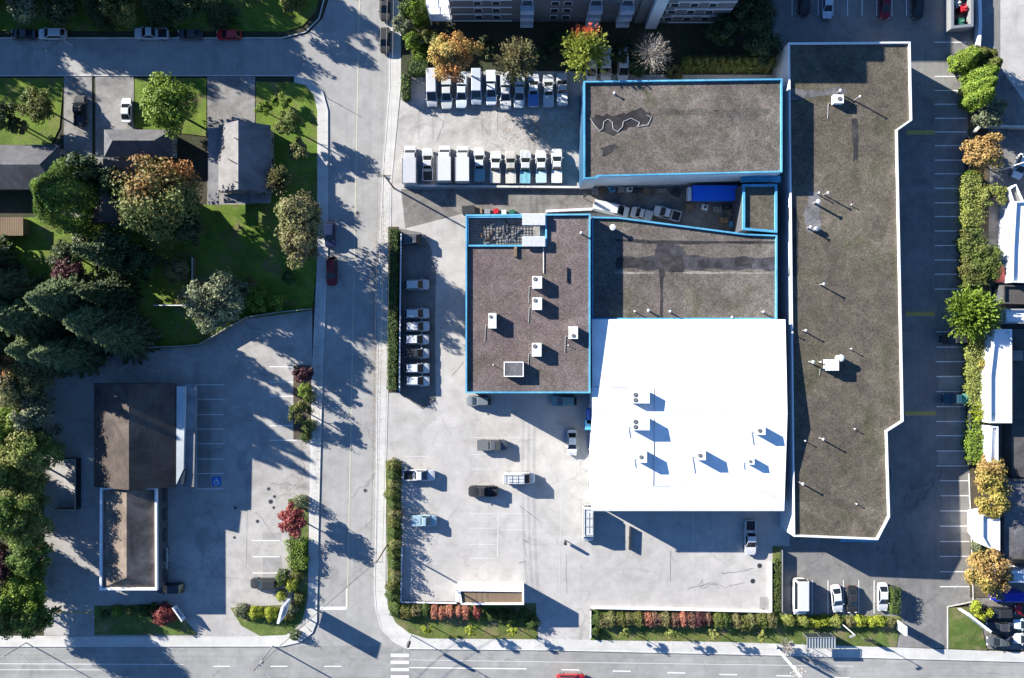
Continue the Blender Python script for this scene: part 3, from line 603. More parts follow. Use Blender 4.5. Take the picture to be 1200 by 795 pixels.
def gable_house(name, label, bx, he, hr, axis, wall, roof, over=.4, hip=0.0):
    """bx = survey box of the eaves; axis 'v' ridge runs up the picture, 'h' across"""
    (xa, ya), (xb, yb) = W(bx[0], bx[3], he), W(bx[2], bx[1], he)
    root = empty(name, ((xa+xb)/2, (ya+yb)/2, 0), label, 'house')
    o = over; MB().prism([(xa+o, ya+o), (xb-o, ya+o), (xb-o, yb-o), (xa+o, yb-o)], 0, he-.05, top=False).build('wall', wall, root)
    mb = MB()
    if axis == 'v':
        xm = (xa+xb)/2; h_ = hip*(yb-ya)
        vs = [(xa, ya, he), (xb, ya, he), (xb, yb, he), (xa, yb, he), (xm, ya+h_, hr), (xm, yb-h_, hr)]
        fs = [(0, 4, 5, 3), (1, 2, 5, 4), (0, 1, 4), (2, 3, 5)]
    else:
        ym = (ya+yb)/2; h_ = hip*(xb-xa)
        vs = [(xa, ya, he), (xb, ya, he), (xb, yb, he), (xa, yb, he), (xa+h_, ym, hr), (xb-h_, ym, hr)]
        fs = [(0, 1, 5, 4), (2, 3, 4, 5), (0, 4, 3), (1, 2, 5)]
    vs += [(x, y, z-.15) for x, y, z in vs[:4]]
    fs += [(0, 6, 7, 1), (1, 7, 8, 2), (2, 8, 9, 3), (3, 9, 6, 0), (6, 9, 8, 7)]
    rf = mb.add(vs, fs).build('roof', roof, root)
    windows_on(root, (xb-o, ya+o), (xa+o, ya+o)[:2], 1.0, 2.1, 3, .4) if False else windows_on(root, (xa+o, ya+o), (xb-o, ya+o), 1.0, 2.1, 3, .4)
    windows_on(root, (xb-o, ya+o), (xb-o, yb-o), 1.0, 2.1, 3, .35)
    door_on(root, (xb-o, ya+o), (xb-o, yb-o), .5, .95, 2.05, M_wood, z=.05)
    return root, rf, (xa, ya, xb, yb)
hA, rfA, bb = gable_house('gable_house', 'grey shingled gable house beside the corner lawn', (256, 147, 317, 226), 3.4, 6.6, 'v', M_wallc, M_shinglea)
for px, py in ((279, 163), (272, 188), (280, 214)):
    a = W(px, py, 6.2); MB().tube((a[0]-.3, a[1], 5.0), (a[0]-.3, a[1], 7.1), .09, n=8).build('vent_pipe', M_dark, rfA)
a, b = W(244, 240, 2.8), W(256, 150, 2.8); MB().prism([(a[0], a[1]), (b[0], a[1]), (b[0], b[1]), (a[0], b[1])], 2.5, 2.75).build('porch_roof', M_shingle, hA)
a, b = W(262, 238, 2.9), W(317, 228, 2.9); MB().prism([(a[0], a[1]), (b[0], a[1]), (b[0], b[1]), (a[0], b[1])], 2.6, 2.9).build('porch_roof', M_shingle, hA)
hB, _, _ = gable_house('hip_bungalow', 'dark hip roofed bungalow behind the multicoloured tree', (122, 152, 202, 184), 2.9, 4.8, 'h', M_wallc, M_shinglem, hip=.2)
a, b = W(176, 152, 2.8), W(200, 183, 2.8)
hC, _, _ = gable_house('wide_bungalow', 'wide brown roofed bungalow at the left edge of the picture', (-60, 170, 70, 222), 2.9, 5.0, 'h', M_wallc, M_shinglem, hip=.12)
hD, _, _ = gable_house('shaded_house', 'dark roofed house made tall to shade the garden by the big autumn tree', (108, 190, 150, 262), 6.0, 8.4, 'v', M_wallg, M_shingled)  # raised to cast shade on the lawn, roof kept dark so it reads shaded
sh = empty('garden_shed', (*W(22, 268), 0), 'small wooden shed at the edge of the left lawn', 'shed')
a, b = W(-10, 275, 2), W(27, 256, 2); MB().prism([(a[0], a[1]), (b[0], a[1]), (b[0], b[1]), (a[0], b[1])], 0, 1.9, top=False).build('wall', M_wood, sh)
mb = MB()
for k in range(14): mb.box(a[0]+(b[0]-a[0])*(k+.5)/14, (a[1]+b[1])/2, 1.9, (b[0]-a[0])/14-.04, b[1]-a[1]+.4, .08)
mb.build('roof', M_wood, sh)
# restaurant
rest = empty('low_restaurant', (*W(160, 570), 0), 'brown roofed low restaurant with white edged south wing in the west lot', 'building')
he, hr = 4.4, 7.2
(xa, ya), (xb, yb) = W(110, 571, he), W(206, 449, he); xm = W(151, 0, hr)[0]
MB().prism([(xa+.4, ya+.4), (xb-.4, ya+.4), (xb-.4, yb-.4), (xa+.4, yb-.4)], 0, he-.2, top=False).build('wall', M_wallg, rest)
mb = MB(); vs = [(xa, ya, he), (xb, ya, he), (xb, yb, he), (xa, yb, he), (xm, ya, hr), (xm, yb, hr)]
vs += [(x, y, z-.2) for x, y, z in vs[:4]]
mb.add(vs, [(0, 4, 5, 3), (1, 2, 5, 4), (0, 1, 4), (2, 3, 5), (0, 6, 7, 1), (1, 7, 8, 2), (2, 8, 9, 3), (3, 9, 6, 0), (6, 9, 8, 7)])
mb.build('roof', M_browd, rest)
q = P([(206.5, 450), (229.5, 450), (227, 571), (206.5, 571)], 4.0); MB().prism(q, 3.55, 3.9).build('flat_canopy', M_shingle, rest)
q = P([(207, 453), (217, 453), (215, 550), (206.5, 568)], 4.5); MB().prism(q, 3.905, 4.5).build('parapet_box', M_canopy, rest)
q = P([(212, 552), (217, 552), (215, 567), (211, 569)], 4.6); MB().prism(q, 3.91, 4.4).build('skylight', M_wglass, rest)
q = P([(117, 571.5), (183.5, 571.5), (184, 692), (116.5, 692)], 4.6)
MB().prism(q, 0, 4.0, top=False).build('wall', M_wallg, rest)
MB().ring(q, .35, 4.0, 4.6).build('parapet', M_capw, rest)
qi = inset(q, .34); ax = min(p[0] for p in qi); bx = max(p[0] for p in qi); ay_ = min(p[1] for p in qi); by_ = max(p[1] for p in qi)
xm = W(148, 0, 5.8)[0]
vs = [(ax, ay_, 4.05), (bx, ay_, 4.05), (bx, by_, 4.05), (ax, by_, 4.05), (xm, ay_+2.2, 5.7), (xm, by_, 5.7)]
MB().add(vs, [(0, 4, 5, 3), (1, 2, 5, 4), (0, 1, 4), (2, 3, 5)]).build('roof', M_brown, rest)
for y in (607, 624, 652): a = W(149, y, 5.6); MB().box(a[0]-.3, a[1], 5.0, .45, .35, .55).build('roof_vent', M_wood, rest)
windows_on(rest, W(184, 692, 4.6), W(183.5, 572, 4.6), 1.0, 2.3, 5, .6, frame=M_dark); windows_on(rest, W(116.5, 692, 4.6), W(184, 692, 4.6), 1.0, 2.3, 3, .6, frame=M_dark)
# neighbour buildings to the east
nb, _ = flat_building('neighbour_hall', 'white roofed hall behind the east hedge, level with the lime tree', [(1166, 386), (1186, 386), (1186, 496), (1160, 496), (1160, 440)], 5.0, M_capw, M_white, M_capw)
MB().prism(P([(1186, 386), (1300, 386), (1300, 560), (1186, 560)], 3), 0, 2.9).build('rear_wing', M_shingled, nb)
a = W(1195, 412, 3.5)
MB().prism(P([(1187, 411), (1199, 411), (1199, 423), (1187, 423)], 3.4), 2.905, 3.4).build('skylight', M_drive, nb)
nb2, _ = flat_building('neighbour_store', 'narrow white roofed store behind the east hedge near the yellow trees', [(1162, 500), (1170, 500), (1170, 545), (1160, 545)], 4.5, M_capw, M_white, M_capw, cw=.2)
nb3, _ = flat_building('neighbour_shop', 'narrow white roof shop right above the orange yellow tree', [(1151, 604), (1172, 600), (1172, 646), (1158, 642), (1151, 630)], 4.5, M_capw, M_white, M_capw, cw=.2)
nb4, _ = flat_building('dark_roof_shed', 'dark flat roofed shed with pale patch at the right edge', [(1176, 562), (1320, 562), (1320, 660), (1176, 655)], 4.0, M_wallg, M_tarl, M_shingled)
nb5, _ = flat_building('neighbour_garage', 'white roofed garage at the right edge above the red canopy', [(1190, 236), (1320, 230), (1320, 335), (1186, 331), (1187, 290)], 4.5, M_capw, M_white, M_capw)
nb6, _ = flat_building('grey_white_lean_to', 'low white and grey lean-to at the right edge below the red canopy', [(1178, 362), (1300, 362), (1300, 381), (1178, 379)], 3.6, M_capw, M_white, M_metg)
nb7, _ = flat_building('blue_white_shop', 'pale blue roofed shop at the right edge beside the orange yellow tree', [(1181, 670), (1300, 672), (1300, 684), (1181, 683)], 4.5, M_capw, plain('roof_pale_blue', (.45, .62, .72), .5), M_capw)
nb8, _ = flat_building('cream_awning_building', 'narrow building with cream wall left of the blue bin', [(1183, 222), (1191, 216), (1200, 236), (1192, 250)], 3.5, M_capw, M_drive, M_capw, cw=.15)
nb9, _ = flat_building('dark_roof_annex', 'dark roofed annex right of the red canopy', [(1176, 334), (1310, 338), (1310, 359), (1176, 356)], 3.5, M_wallg, M_shingled, M_shingled)

# ---------------------------------------------------------------- walls and fences
def wall_thing(name, label, cat, pts, h, w, mat, cap=None, z0=-.02, group=None):
    q = P(pts, h); root = empty(name, (*q[0], 0), label, cat, group); mb = MB()
    for a, b in zip(q, q[1:]): mb.bar(a, b, w, z0, h-.06)
    mb.build('panel', mat, root)
    if cap:
        mb = MB()
        for a, b in zip(q, q[1:]): mb.bar(a, b, w+.06, h-.06, h)
        mb.build('cap', cap, root)
    for i, (a, b) in enumerate(zip(q, q[1:])):
        n = max(1, int(math.hypot(a[0]-b[0], a[1]-b[1])/3))
        pm = MB()
        for k in range(n): t = (k+.5)/n; MB().box(a[0]+(b[0]-a[0])*t, a[1]+(b[1]-a[1])*t, 0, w+.1, w+.1, h-.08).build('post', mat, root)
    return root
wall_thing('screen_fence', 'tall white topped screen fence along the storage lot of white hatchbacks', 'fence', [(470, 274), (469, 350), (468, 458)], 2.3, .16, M_wallg, M_capw)
wall_thing('yard_fence', 'curving fence between the west lot and the garden behind it', 'fence', [(118, 407), (150, 408), (210, 406), (232, 404), (246, 396), (268, 383), (288, 372), (325, 366), (365, 362)], 1.8, .08, M_wood, M_metg)
wall_thing('garden_fence', 'white wooden fence along the lit lawn corner by the olive tree', 'fence', [(180, 358), (225, 358), (225, 302)], 1.7, .08, M_wood, M_capw)
wall_thing('lot_wall', 'low white wall between the south lot and the reddish hedge', 'low wall', [(694, 713), (800, 715), (904, 717.5), (904, 660)], .8, .2, M_capw, M_capw)
wall_thing('lot_wall', 'low white wall between the south lot and the salmon shrubs', 'low wall', [(471, 640), (470, 706), (535, 707)], .7, .2, M_wallg, M_capw)
wall_thing('chain_fence', 'dark rail fence on the narrow grass strip beside the parked bus', 'fence', [(917, 645), (917, 718)], 1.4, .06, M_dark, M_metg)
wall_thing('driveway_wall', 'short dark wall at the driveway end of the hedge', 'low wall', [(692, 716), (692, 748)], 1.0, .2, M_dark, M_capw)
wall_thing('fleet_fence', 'long low concrete wall under the row of parked white trucks', 'low wall', [(472, 217.5), (565, 218.5), (683, 219.5)], 1.0, .3, M_metg, M_kerb)
wall_thing('yard_divider', 'white concrete barrier along the alley above the office roof', 'low wall', [(640, 247.5), (694, 245)], 1.2, .35, M_capw, M_capw)
wall_thing('enclosure_fence', 'yellow topped fence of a small pen left of the restaurant', 'fence', [(62, 539), (88, 539), (88, 598), (60, 598)], 2.0, .06, M_dark, M_yelw)
wall_thing('lot_gate', 'grey sliding gate panel standing in the sun gap below the white roof', 'gate', [(739, 618), (738, 645)], 1.0, .25, M_dark, M_dark)
wall_thing('rear_retaining_wall', 'grey retaining wall with white top above the yellow tree at the right edge', 'low wall', [(1143, 154), (1150, 147), (1215, 149)], 1.6, .3, M_metg, M_kerb)
wall_thing('lane_barrier', 'white barrier wall beside the green waste container', 'low wall', [(1148, -20), (1149, 30), (1147, 58)], 1.3, .5, M_capw, M_capw)
wall_thing('rear_fence', 'dark fence along the stalls in front of the east hedge', 'fence', [(1136, 160), (1137, 330), (1138, 545)], 1.6, .06, M_dark, M_dark)
exec_parts = True

# ---------------------------------------------------------------- vehicles
PAINT = {}
def paint(c, rough=.22):
    k = tuple(c)
    if k not in PAINT:
        PAINT[k] = plain('car_paint_%d' % len(PAINT), c, rough, 0, .4, .3)
    return PAINT[k]
WHITE = (.56, .575, .59); SILV = (.45, .47, .48); BLACK = (.018, .02, .024); GREY = (.09, .10, .11); BLUE = (.30, .42, .50); NAVY = (.02, .03, .08); RED = (.42, .02, .03); MAR = (.16, .01, .02); TEAL = (.03, .30, .33); CREAM = (.52, .50, .45)
KIND = {  # L, W, belt, roof, cabin base x0..x1 (fractions of L from rear -.5 to .5), roof x0..x1
 'sedan': (4.7, 1.82, .92, 1.44, -.38, .25, -.20, .05),
 'hatch': (4.1, 1.74, .95, 1.52, -.47, .26, -.36, .04),
 'suv': (4.7, 1.9, 1.05, 1.74, -.48, .26, -.38, .05),
 'pickup': (5.8, 2.0, 1.12, 1.88, -.13, .27, -.06, .10),
 'canopy': (5.9, 2.0, 1.12, 1.88, -.12, .28, -.07, .11),
 'van': (5.7, 2.0, 1.15, 2.25, -.49, .36, -.48, .17),
 'bus': (6.6, 2.15, 1.2, 2.7, -.49, .40, -.48, .32),
 'cube': (6.2, 2.05, 1.15, 2.0, .14, .38, .16, .28)}
def panel(p, q, r, s, shrink=.1, off=.02):
    c = (p+q+r+s)/4; n = (q-p).cross(r-p).normalized()
    return [v+(c-v)*shrink+n*off for v in (p, q, r, s)]
def vehicle(kind, label, px, py, deg, col, name=None, cat=None, group=None, L=None, Wd=None, bed=None, z0=LOT, rack=False, roofcol=None, hscale=1.0):
    l, w, belt, roof, c0, c1, r0, r1 = KIND[kind]
    L = L or l; w = Wd or w; belt *= hscale; roof *= hscale
    nm = name or {'sedan': 'parked_car', 'hatch': 'parked_hatchback', 'suv': 'parked_suv', 'pickup': 'pickup_truck', 'canopy': 'pickup_truck', 'van': 'parked_van', 'bus': 'minibus', 'cube': 'box_truck'}[kind]
    ct = cat or {'sedan': 'car', 'hatch': 'car', 'suv': 'car', 'pickup': 'pickup truck', 'canopy': 'pickup truck', 'van': 'van', 'bus': 'minibus', 'cube': 'box truck'}[kind]
    x, y = W(px, py, 1.0)
    if group: x += random.uniform(-.07, .07); y += random.uniform(-.2, .2); deg += random.uniform(-1.6, 1.6)
    root = empty(nm, (x, y, z0), label, ct, group, rz=-R(deg), local=True)
    if group and min(col) > .3: kk = random.uniform(.84, 1.04); col = tuple(round(v*kk*random.uniform(.985, 1.015), 3) for v in col)
    pm = paint(col)
    # body: rounded plan, shaped in height
    n = 36; rings = []
    truck = kind in ('pickup', 'canopy', 'cube')
    nose = {'sedan': .30, 'hatch': .28, 'suv': .22, 'pickup': .2, 'canopy': .2, 'van': .35, 'bus': .3, 'cube': .3}[kind]
    for z, s in ((.28, .93), (.45, .985), (belt*.72, 1.0), (belt-.07, .985), (belt, .93)):
        ring_ = []
        for i in range(n):
            a = 2*math.pi*(i+.5)/n; c, sn = math.cos(a), math.sin(a)
            xx = L/2*math.copysign(abs(c)**.28, c)*(1-(1-s)*.35); yy = w/2*math.copysign(abs(sn)**.32, sn)*s
            zz = z
            if z > .5:
                t = max(0, (xx/L-c1*.9)/(.5-c1*.9)); zz -= nose*t*t*(z/belt)
                if kind == 'sedan' and xx/L < -.36: zz -= .08*(z/belt)
                if truck and xx/L < c0: zz = min(zz, .78)
            ring_.append((xx, yy, zz))
        rings.append(ring_)
    mb = MB(); vs = [v for r_ in rings for v in r_]
    fs = [(k*n+i, k*n+(i+1) % n, (k+1)*n+(i+1) % n, (k+1)*n+i) for k in range(4) for i in range(n)]
    mb.add(vs, fs+[tuple(range(n))[::-1]], pm)
    top = rings[-1]; cz = sum(v[2] for v in top)/n
    # lid as strips across so that hood and deck keep their slope
    for i in range(n//2):
        a, b, c, d = top[(i-n//4) % n], top[(i+1-n//4) % n], top[(n//2-1-i+n//4-0) % n], top[(n//2-i+n//4) % n]
    order = sorted(range(n), key=lambda i: (-top[i][0]))
    rt = [top[i] for i in range(n) if top[i][1] > 0]; lf = [top[i] for i in range(n) if top[i][1] <= 0]
    rt.sort(key=lambda v: v[0]); lf.sort(key=lambda v: v[0])
    for (a, b), (c, d) in zip(zip(rt, rt[1:]), zip(lf, lf[1:])): mb.add([a, c, d, b], [(0, 1, 2, 3)], pm)
    # greenhouse
    bw = w/2*.90; tw = w/2*.74 if kind not in ('van', 'bus', 'cube') else w/2*.84
    zb = belt-.04
    B = [Vector((c0*L, -bw, zb)), Vector((c1*L, -bw, zb)), Vector((c1*L, bw, zb)), Vector((c0*L, bw, zb))]
    T = [Vector((r0*L, -tw, roof)), Vector((r1*L, -tw, roof)), Vector((r1*L, tw, roof)), Vector((r0*L, tw, roof))]
    rc = paint(roofcol) if roofcol else pm
    mb.add(B+T, [(0, 1, 5, 4), (1, 2, 6, 5), (2, 3, 7, 6), (3, 0, 4, 7)], pm)
    ins = .08; T2 = [Vector((v.x+(ins if v.x == T[0].x else -ins), v.y*(1-.09), roof+.05)) for v in T]
    mb.add(T+T2, [(0, 1, 5, 4), (1, 2, 6, 5), (2, 3, 7, 6), (3, 0, 4, 7), (4, 5, 6, 7)], rc)
    mb.build('body', None, root)
    def gl(nm_, quad, sh=.1): MB().add(panel(*quad, sh, .02), [(0, 1, 2, 3)]).build(nm_, M_glass, root)
    gl('windshield', (B[1], B[2], T[2], T[1]), .09)
    if kind not in ('cube',): gl('rear_window', (B[3], B[0], T[0], T[3]), .14)
    if kind in ('van',):
        k = .42; m1 = B[0].lerp(B[1], 1-k*.6); m2 = T[0].lerp(T[1], 1-k*.45)
        gl('side_window', (m1, B[1], T[1], m2)); m1 = B[3].lerp(B[2], 1-k*.6); m2 = T[3].lerp(T[2], 1-k*.45); gl('side_window', (B[2], m1, m2, T[2]))
    else:
        gl('side_window', (B[0], B[1], T[1], T[0]), .12); gl('side_window', (B[2], B[3], T[3], T[2]), .12)
    if truck and kind != 'cube':
        bl = (c0+.5)*L; bx = (-.5+c0)*L/2
        bm = MB()
        for sy_ in (-1, 1): bm.box(bx+.02, sy_*(w/2-.12), .74, bl-.12, .14, .40)
        bm.box(-L/2+.12, 0, .74, .1, w-.3, .40)
        bm.build('bed_wall', pm, root)
        if kind == 'pickup':
            bc, bz = bed if bed else (BLACK, .02)
            MB().box(bx+.05, 0, .785, bl-.3, w-.42, .03).build('bed_liner', paint(bc, .7), root)
            if bz > .1: MB().box(bx+.05, 0, 1.15, bl-.1, w-.16, .05).build('bed_cover', paint(bc, .5), root)
        else:
            MB().box(bx+.03, 0, 1.145, bl-.12, w-.12, .72, taper=.9).build('canopy_shell', paint(bed[0] if bed else col), root)
            for sy_ in (-1, 1): MB().box(bx, sy_*(w/2-.11), 1.35, bl*.7, .03, .3).build('canopy_window', M_glass, root)
    if kind == 'cube':
        bl = (.5+.13)*L
        mb = MB(); hh = 2.1; hx, hy = bl/2, w/2+.12; cxx = -.5*L+bl/2+.02
        o1 = [(cxx-hx, -hy), (cxx+hx, -hy), (cxx+hx, hy), (cxx-hx, hy)]; mb.prism(o1, .8, .8+hh, m=paint(bed[0] if bed else col, .5), top=False)
        o2 = inset(o1, .07); mb.add([(p[0], p[1], .8+hh) for p in o1]+[(p[0], p[1], .86+hh) for p in o2], [(0, 1, 5, 4), (1, 2, 6, 5), (2, 3, 7, 6), (3, 0, 4, 7), (4, 5, 6, 7)])
        mb.build('cargo_box', None, root)
        rm = MB()
        for sy_ in (-1, 1): rm.box(cxx, sy_*(hy-.05), .87+hh, bl-.1, .06, .03)
        rm.build('box_rail', M_metg, root)
    for sx, sy_ in ((.31, 1), (.31, -1), (-.31, 1), (-.31, -1)):
        r_ = .34 if kind in ('sedan', 'hatch') else .39
        wh = MB().tube((sx*L, sy_*(w/2-.22), r_), (sx*L, sy_*(w/2-.0), r_), r_, n=16).build('wheel', M_tyre, root)
        MB().tube((sx*L, sy_*(w/2-.01), r_), (sx*L, sy_*(w/2+.015), r_), r_*.6, n=12).build('rim', M_steel, wh)
    for sy_ in (-1, 1):
        MB().box(L/2-.13, sy_*(w/2-.32), belt*.62, .16, .38, .14).build('headlight', M_lamp, root)
        MB().box(-L/2+.07, sy_*(w/2-.26), belt*.66, .1, .26, .16).build('taillight', M_tail, root)
        MB().box(c1*L-.25, sy_*(w/2+.09), belt, .14, .2, .14).build('mirror', pm if kind != 'cube' else M_blk, root)
    if kind not in ('van', 'bus', 'cube'):
        MB().box((c1+.5)/2*L+.05, 0, belt-.012-nose*.1, (.5-c1)*L*.75, w*.62, .012).build('hood_panel', pm, root) if False else None
    if rack:
        mb = MB()
        for k in range(4): mb.box((r0+.06)*L+k*(r1-r0-.12)*L/3, 0, roof+.17, .05, tw*1.9, .05)
        for sy_ in (-.35, .35): mb.box((r0+r1)/2*L, sy_*tw, roof+.22, (r1-r0)*L*.7, .04, .05)
        for sy_ in (-.9, .9): mb.box((r0+r1)/2*L, sy_*tw, roof+.06, (r1-r0)*L*.9, .06, .12)
        mb.build('roof_rack', M_metg, root)
    return root
# fleet row 1 (facing down the picture)
g = 'fleet trucks parked in the north row'
row1 = [('van', 506, 103, 90, WHITE, 6.6, None), ('canopy', 523.5, 107, 90, WHITE, 6.4, None), ('canopy', 541, 106, 90, (.55, .62, .68), 6.3, None), ('van', 558, 102, 90, (.55, .62, .70), 6.2, None), ('canopy', 575.5, 102, 90, (.60, .66, .70), 6.2, None), ('canopy', 592, 107, 90, WHITE, 6.4, None), ('canopy', 608.5, 106, 90, (.62, .68, .70), 6.2, None), ('pickup', 625, 106, -90, (.60, .63, .68), 6.0, ((.10, .22, .50), .5)), ('pickup', 642.5, 106, -90, WHITE, 6.0, ((.55, .58, .60), .5)), ('pickup', 659, 106, -90, WHITE, 6.0, ((.60, .62, .64), .5))]
desc1 = ['white long van, leftmost of the upper truck row', 'white canopied pickup under the orange tree', 'silver canopied pickup right beside the orange tree', 'pale blue grey van in the upper row, fourth from left', 'silver blue canopied pickup, fifth in the upper row', 'white canopied pickup at the left foot of the olive tree', 'silver canopied pickup below the middle of the olive tree', 'white pickup with deep blue bed cover in the upper row', 'white pickup with pale bed, second from right in upper row', 'white pickup with grey bed, rightmost of the upper row']
for (k, x, y, d, c, L_, b), lb in zip(row1, desc1): vehicle(k, lb, x, y, d, c, group=g, L=L_, bed=b)
g = 'fleet trucks parked in the lower row'
row2 = [('cube', 480.5, 193, -90, WHITE, 7.2, None), ('pickup', 501, 194, -90, WHITE, 6.0, (BLACK, .02)), ('cube', 521, 193, -90, WHITE, 6.8, None), ('cube', 542.5, 193, -90, WHITE, 6.8, None), ('pickup', 561.5, 194, -90, WHITE, 6.2, ((.22, .36, .42), .5)), ('pickup', 580.5, 197, -90, WHITE, 5.9, (CREAM, .5)), ('pickup', 598, 196, -90, CREAM, 6.0, (CREAM, .5)), ('pickup', 616, 196, -90, WHITE, 6.1, ((.18, .42, .50), .5)), ('pickup', 634.5, 196, -90, WHITE, 6.0, ((.40, .55, .60), .5)), ('pickup', 652.5, 194, -90, WHITE, 6.3, ((.66, .68, .68), .5))]
desc2 = ['white box truck, leftmost of the lower truck row', 'white pickup with open black bed in the lower row', 'white box truck right of the pickup with black bed', 'white box truck left of the teal bed pickup', 'white pickup with teal bed beside a box truck', 'white pickup with cream bed cover, sixth in lower row', 'cream pickup with cream bed, seventh in the lower row', 'white pickup with bright turquoise bed in the lower row', 'white pickup with pale teal bed, second from right', 'white pickup with light grey bed, rightmost of lower row']
for (k, x, y, d, c, L_, b), lb in zip(row2, desc2): vehicle(k, lb, x, y, d, c, group=g, L=L_, bed=b, Wd=2.25 if k == 'cube' else None)
for i, x in enumerate((693, 710, 730)): vehicle('van', ['white van, leftmost of three half hidden behind the north building', 'white van in the middle of three behind the north building', 'white van, rightmost of three half hidden behind the north building'][i], x, 76, 90, WHITE, group='vans half hidden behind the north warehouse', L=5.6)
# storage lot hatchbacks
g = 'white cars lined up in the storage lot'
for i, y in enumerate((333.5, 367, 382, 398.5, 414.5, 431, 446)):
    c = WHITE; rc = BLACK if i == 4 else None
    vehicle('suv', ['white hatchback alone at the top of the storage row', 'white hatchback, second from the top of the storage row', 'white hatchback, third from the top of the storage row', 'white hatchback right above the dark roofed one', 'white hatchback with dark roof in the storage row', 'white hatchback right below the dark roofed one', 'white hatchback at the bottom of the storage row'][i], 488.5, y, 0, c, group=g, L=4.5, Wd=1.85, roofcol=rc, name='parked_hatchback')
vehicle('pickup', 'dark covered trailer truck in the top corner of the storage lot', 486, 281, 0, GREY, L=4.2, bed=(GREY, .5))
# centre lot
vehicle('pickup', 'dark grey pickup with covered bed in the middle of the lot', 577, 522, 0, (.10, .11, .13), L=5.5, bed=((.13, .14, .15), .5))
vehicle('van', 'white van with roof rails in the middle of the lot', 608, 560.5, 0, WHITE, rack=True, L=5.9)
vehicle('pickup', 'black pickup parked left below the white van', 566, 576, 180, BLACK, L=5.3)
vehicle('pickup', 'white pickup with black bed beside the west hedge', 491, 557, 0, WHITE, L=5.8, bed=(BLACK, .02))
vehicle('pickup', 'light blue pickup beside the west hedge', 497, 610.5, 0, BLUE, L=4.6, bed=(BLUE, .5))
vehicle('sedan', 'white sedan beside the wall of the white roof warehouse', 670.5, 519, 90, WHITE, L=4.7)
vehicle('suv', 'grey car tucked under the lower left office corner', 561, 470, 180, (.16, .18, .20), L=4.5)
vehicle('suv', 'teal grey car tucked under the lower right office corner', 661, 470, 180, (.12, .25, .30), L=4.6)
vehicle('bus', 'white work van with ladder rack at the warehouse corner', 689, 613, 90, WHITE, name='parked_van', cat='van', rack=True, L=6.6, Wd=2.05, hscale=.9)
vehicle('pickup', 'white pickup with black bed below the white roof', 879.5, 630, 90, WHITE, L=6.4, bed=(BLACK, .02))
vehicle('bus', 'white minibus in the bays below the long building', 937.5, 699, 90, WHITE, L=6.6, Wd=2.4)
vehicle('sedan', 'white sedan parked askew right of the minibus', 981, 702, 84, WHITE, L=5.0)
vehicle('sedan', 'black sedan between two white sedans', 999, 703, 88, BLACK, L=5.0)
vehicle('sedan', 'white sedan beside the short hedge at the lane', 1035, 700, 90, WHITE, L=5.2)
vehicle('pickup', 'dark pickup with bright teal cover in the east bays', 1122, 467.5, 180, (.02, .07, .10), L=5.2, bed=(TEAL, .5))
vehicle('suv', 'black car in the east bays under the lime tree', 1119, 397.5, 180, BLACK, L=5.0)
vehicle('sedan', 'white car parked at the top edge of the picture', 970, 6, 90, (.50, .58, .66), L=4.7)
vehicle('suv', 'dark red car in the shaded top lot', 1037, 6, 90, MAR, L=4.8)
vehicle('suv', 'black car with pale trim in the shaded top lot', 1076, 6, 90, BLACK, L=5.0)
vehicle('suv', 'black car, leftmost in the shaded top lot', 943, 2, 90, BLACK, L=5.0)
# streets
vehicle('suv', 'white estate car parked on the shaded side street', 60.5, 39.5, 180, WHITE, L=5.0, z0=.01)
vehicle('pickup', 'white pickup parked on the shaded side street', 177, 39, 180, WHITE, L=6.1, bed=(BLACK, .02), z0=.01)
vehicle('sedan', 'dark car in front of the white estate car', 26, 40, 180, (.03, .035, .04), L=4.5, z0=.01)
vehicle('sedan', 'dark grey car behind the white pickup on the side street', 222, 40, 180, (.07, .075, .09), L=4.5, z0=.01)
vehicle('hatch', 'bright red car parked on the side street', 267.5, 40.5, 180, RED, L=4.5, z0=.01)
vehicle('sedan', 'white sedan standing in the middle house driveway', 147.5, 129, -90, WHITE, L=4.5, z0=.06)
vehicle('pickup', 'black truck in the shaded left driveway', 93, 130, -90, BLACK, L=5.6, z0=.06)
vehicle('suv', 'dark blue car parked on the road by the tall tree', 386.5, 275, 90, NAVY, L=4.6, z0=.01)
vehicle('suv', 'maroon car parked on the road by the tall tree', 388.5, 318, 90, MAR, L=5.2, z0=.01)
vehicle('pickup', 'black pickup at the top of the main road', 451, 6, 90, BLACK, L=5.6, z0=.01)
vehicle('suv', 'black car parked below the black pickup', 451, 47, 90, BLACK, L=4.6, z0=.01)
vehicle('suv', 'bright red car driving on the avenue at the bottom edge', 669, 797, 0, RED, L=5.2, z0=.02)
vehicle('suv', 'black car parked beside the round lime shrubs', 310, 684, 180, BLACK, L=5.2)
vehicle('suv', 'dark car waiting at the corner of the restaurant', 199, 689.5, 180, (.03, .035, .045), L=5.0)
vehicle('suv', 'pale car added in place of lit paving beside the restaurant', 190, 655, 90, (.3, .33, .36), L=4.2)  # added car standing in for bright patches of lit paving
# alley
vehicle('van', 'white panel van parked askew in the alley', 716, 245, 12, WHITE, L=6.6)
vehicle('pickup', 'white pickup parked askew behind the white panel van', 782, 250.5, 195, WHITE, L=5.0, bed=(BLACK, .02))
vehicle('pickup', 'grey flatbed trailer truck by the alley wall', 752, 251, 195, SILV, L=4.0, bed=(SILV, .5))
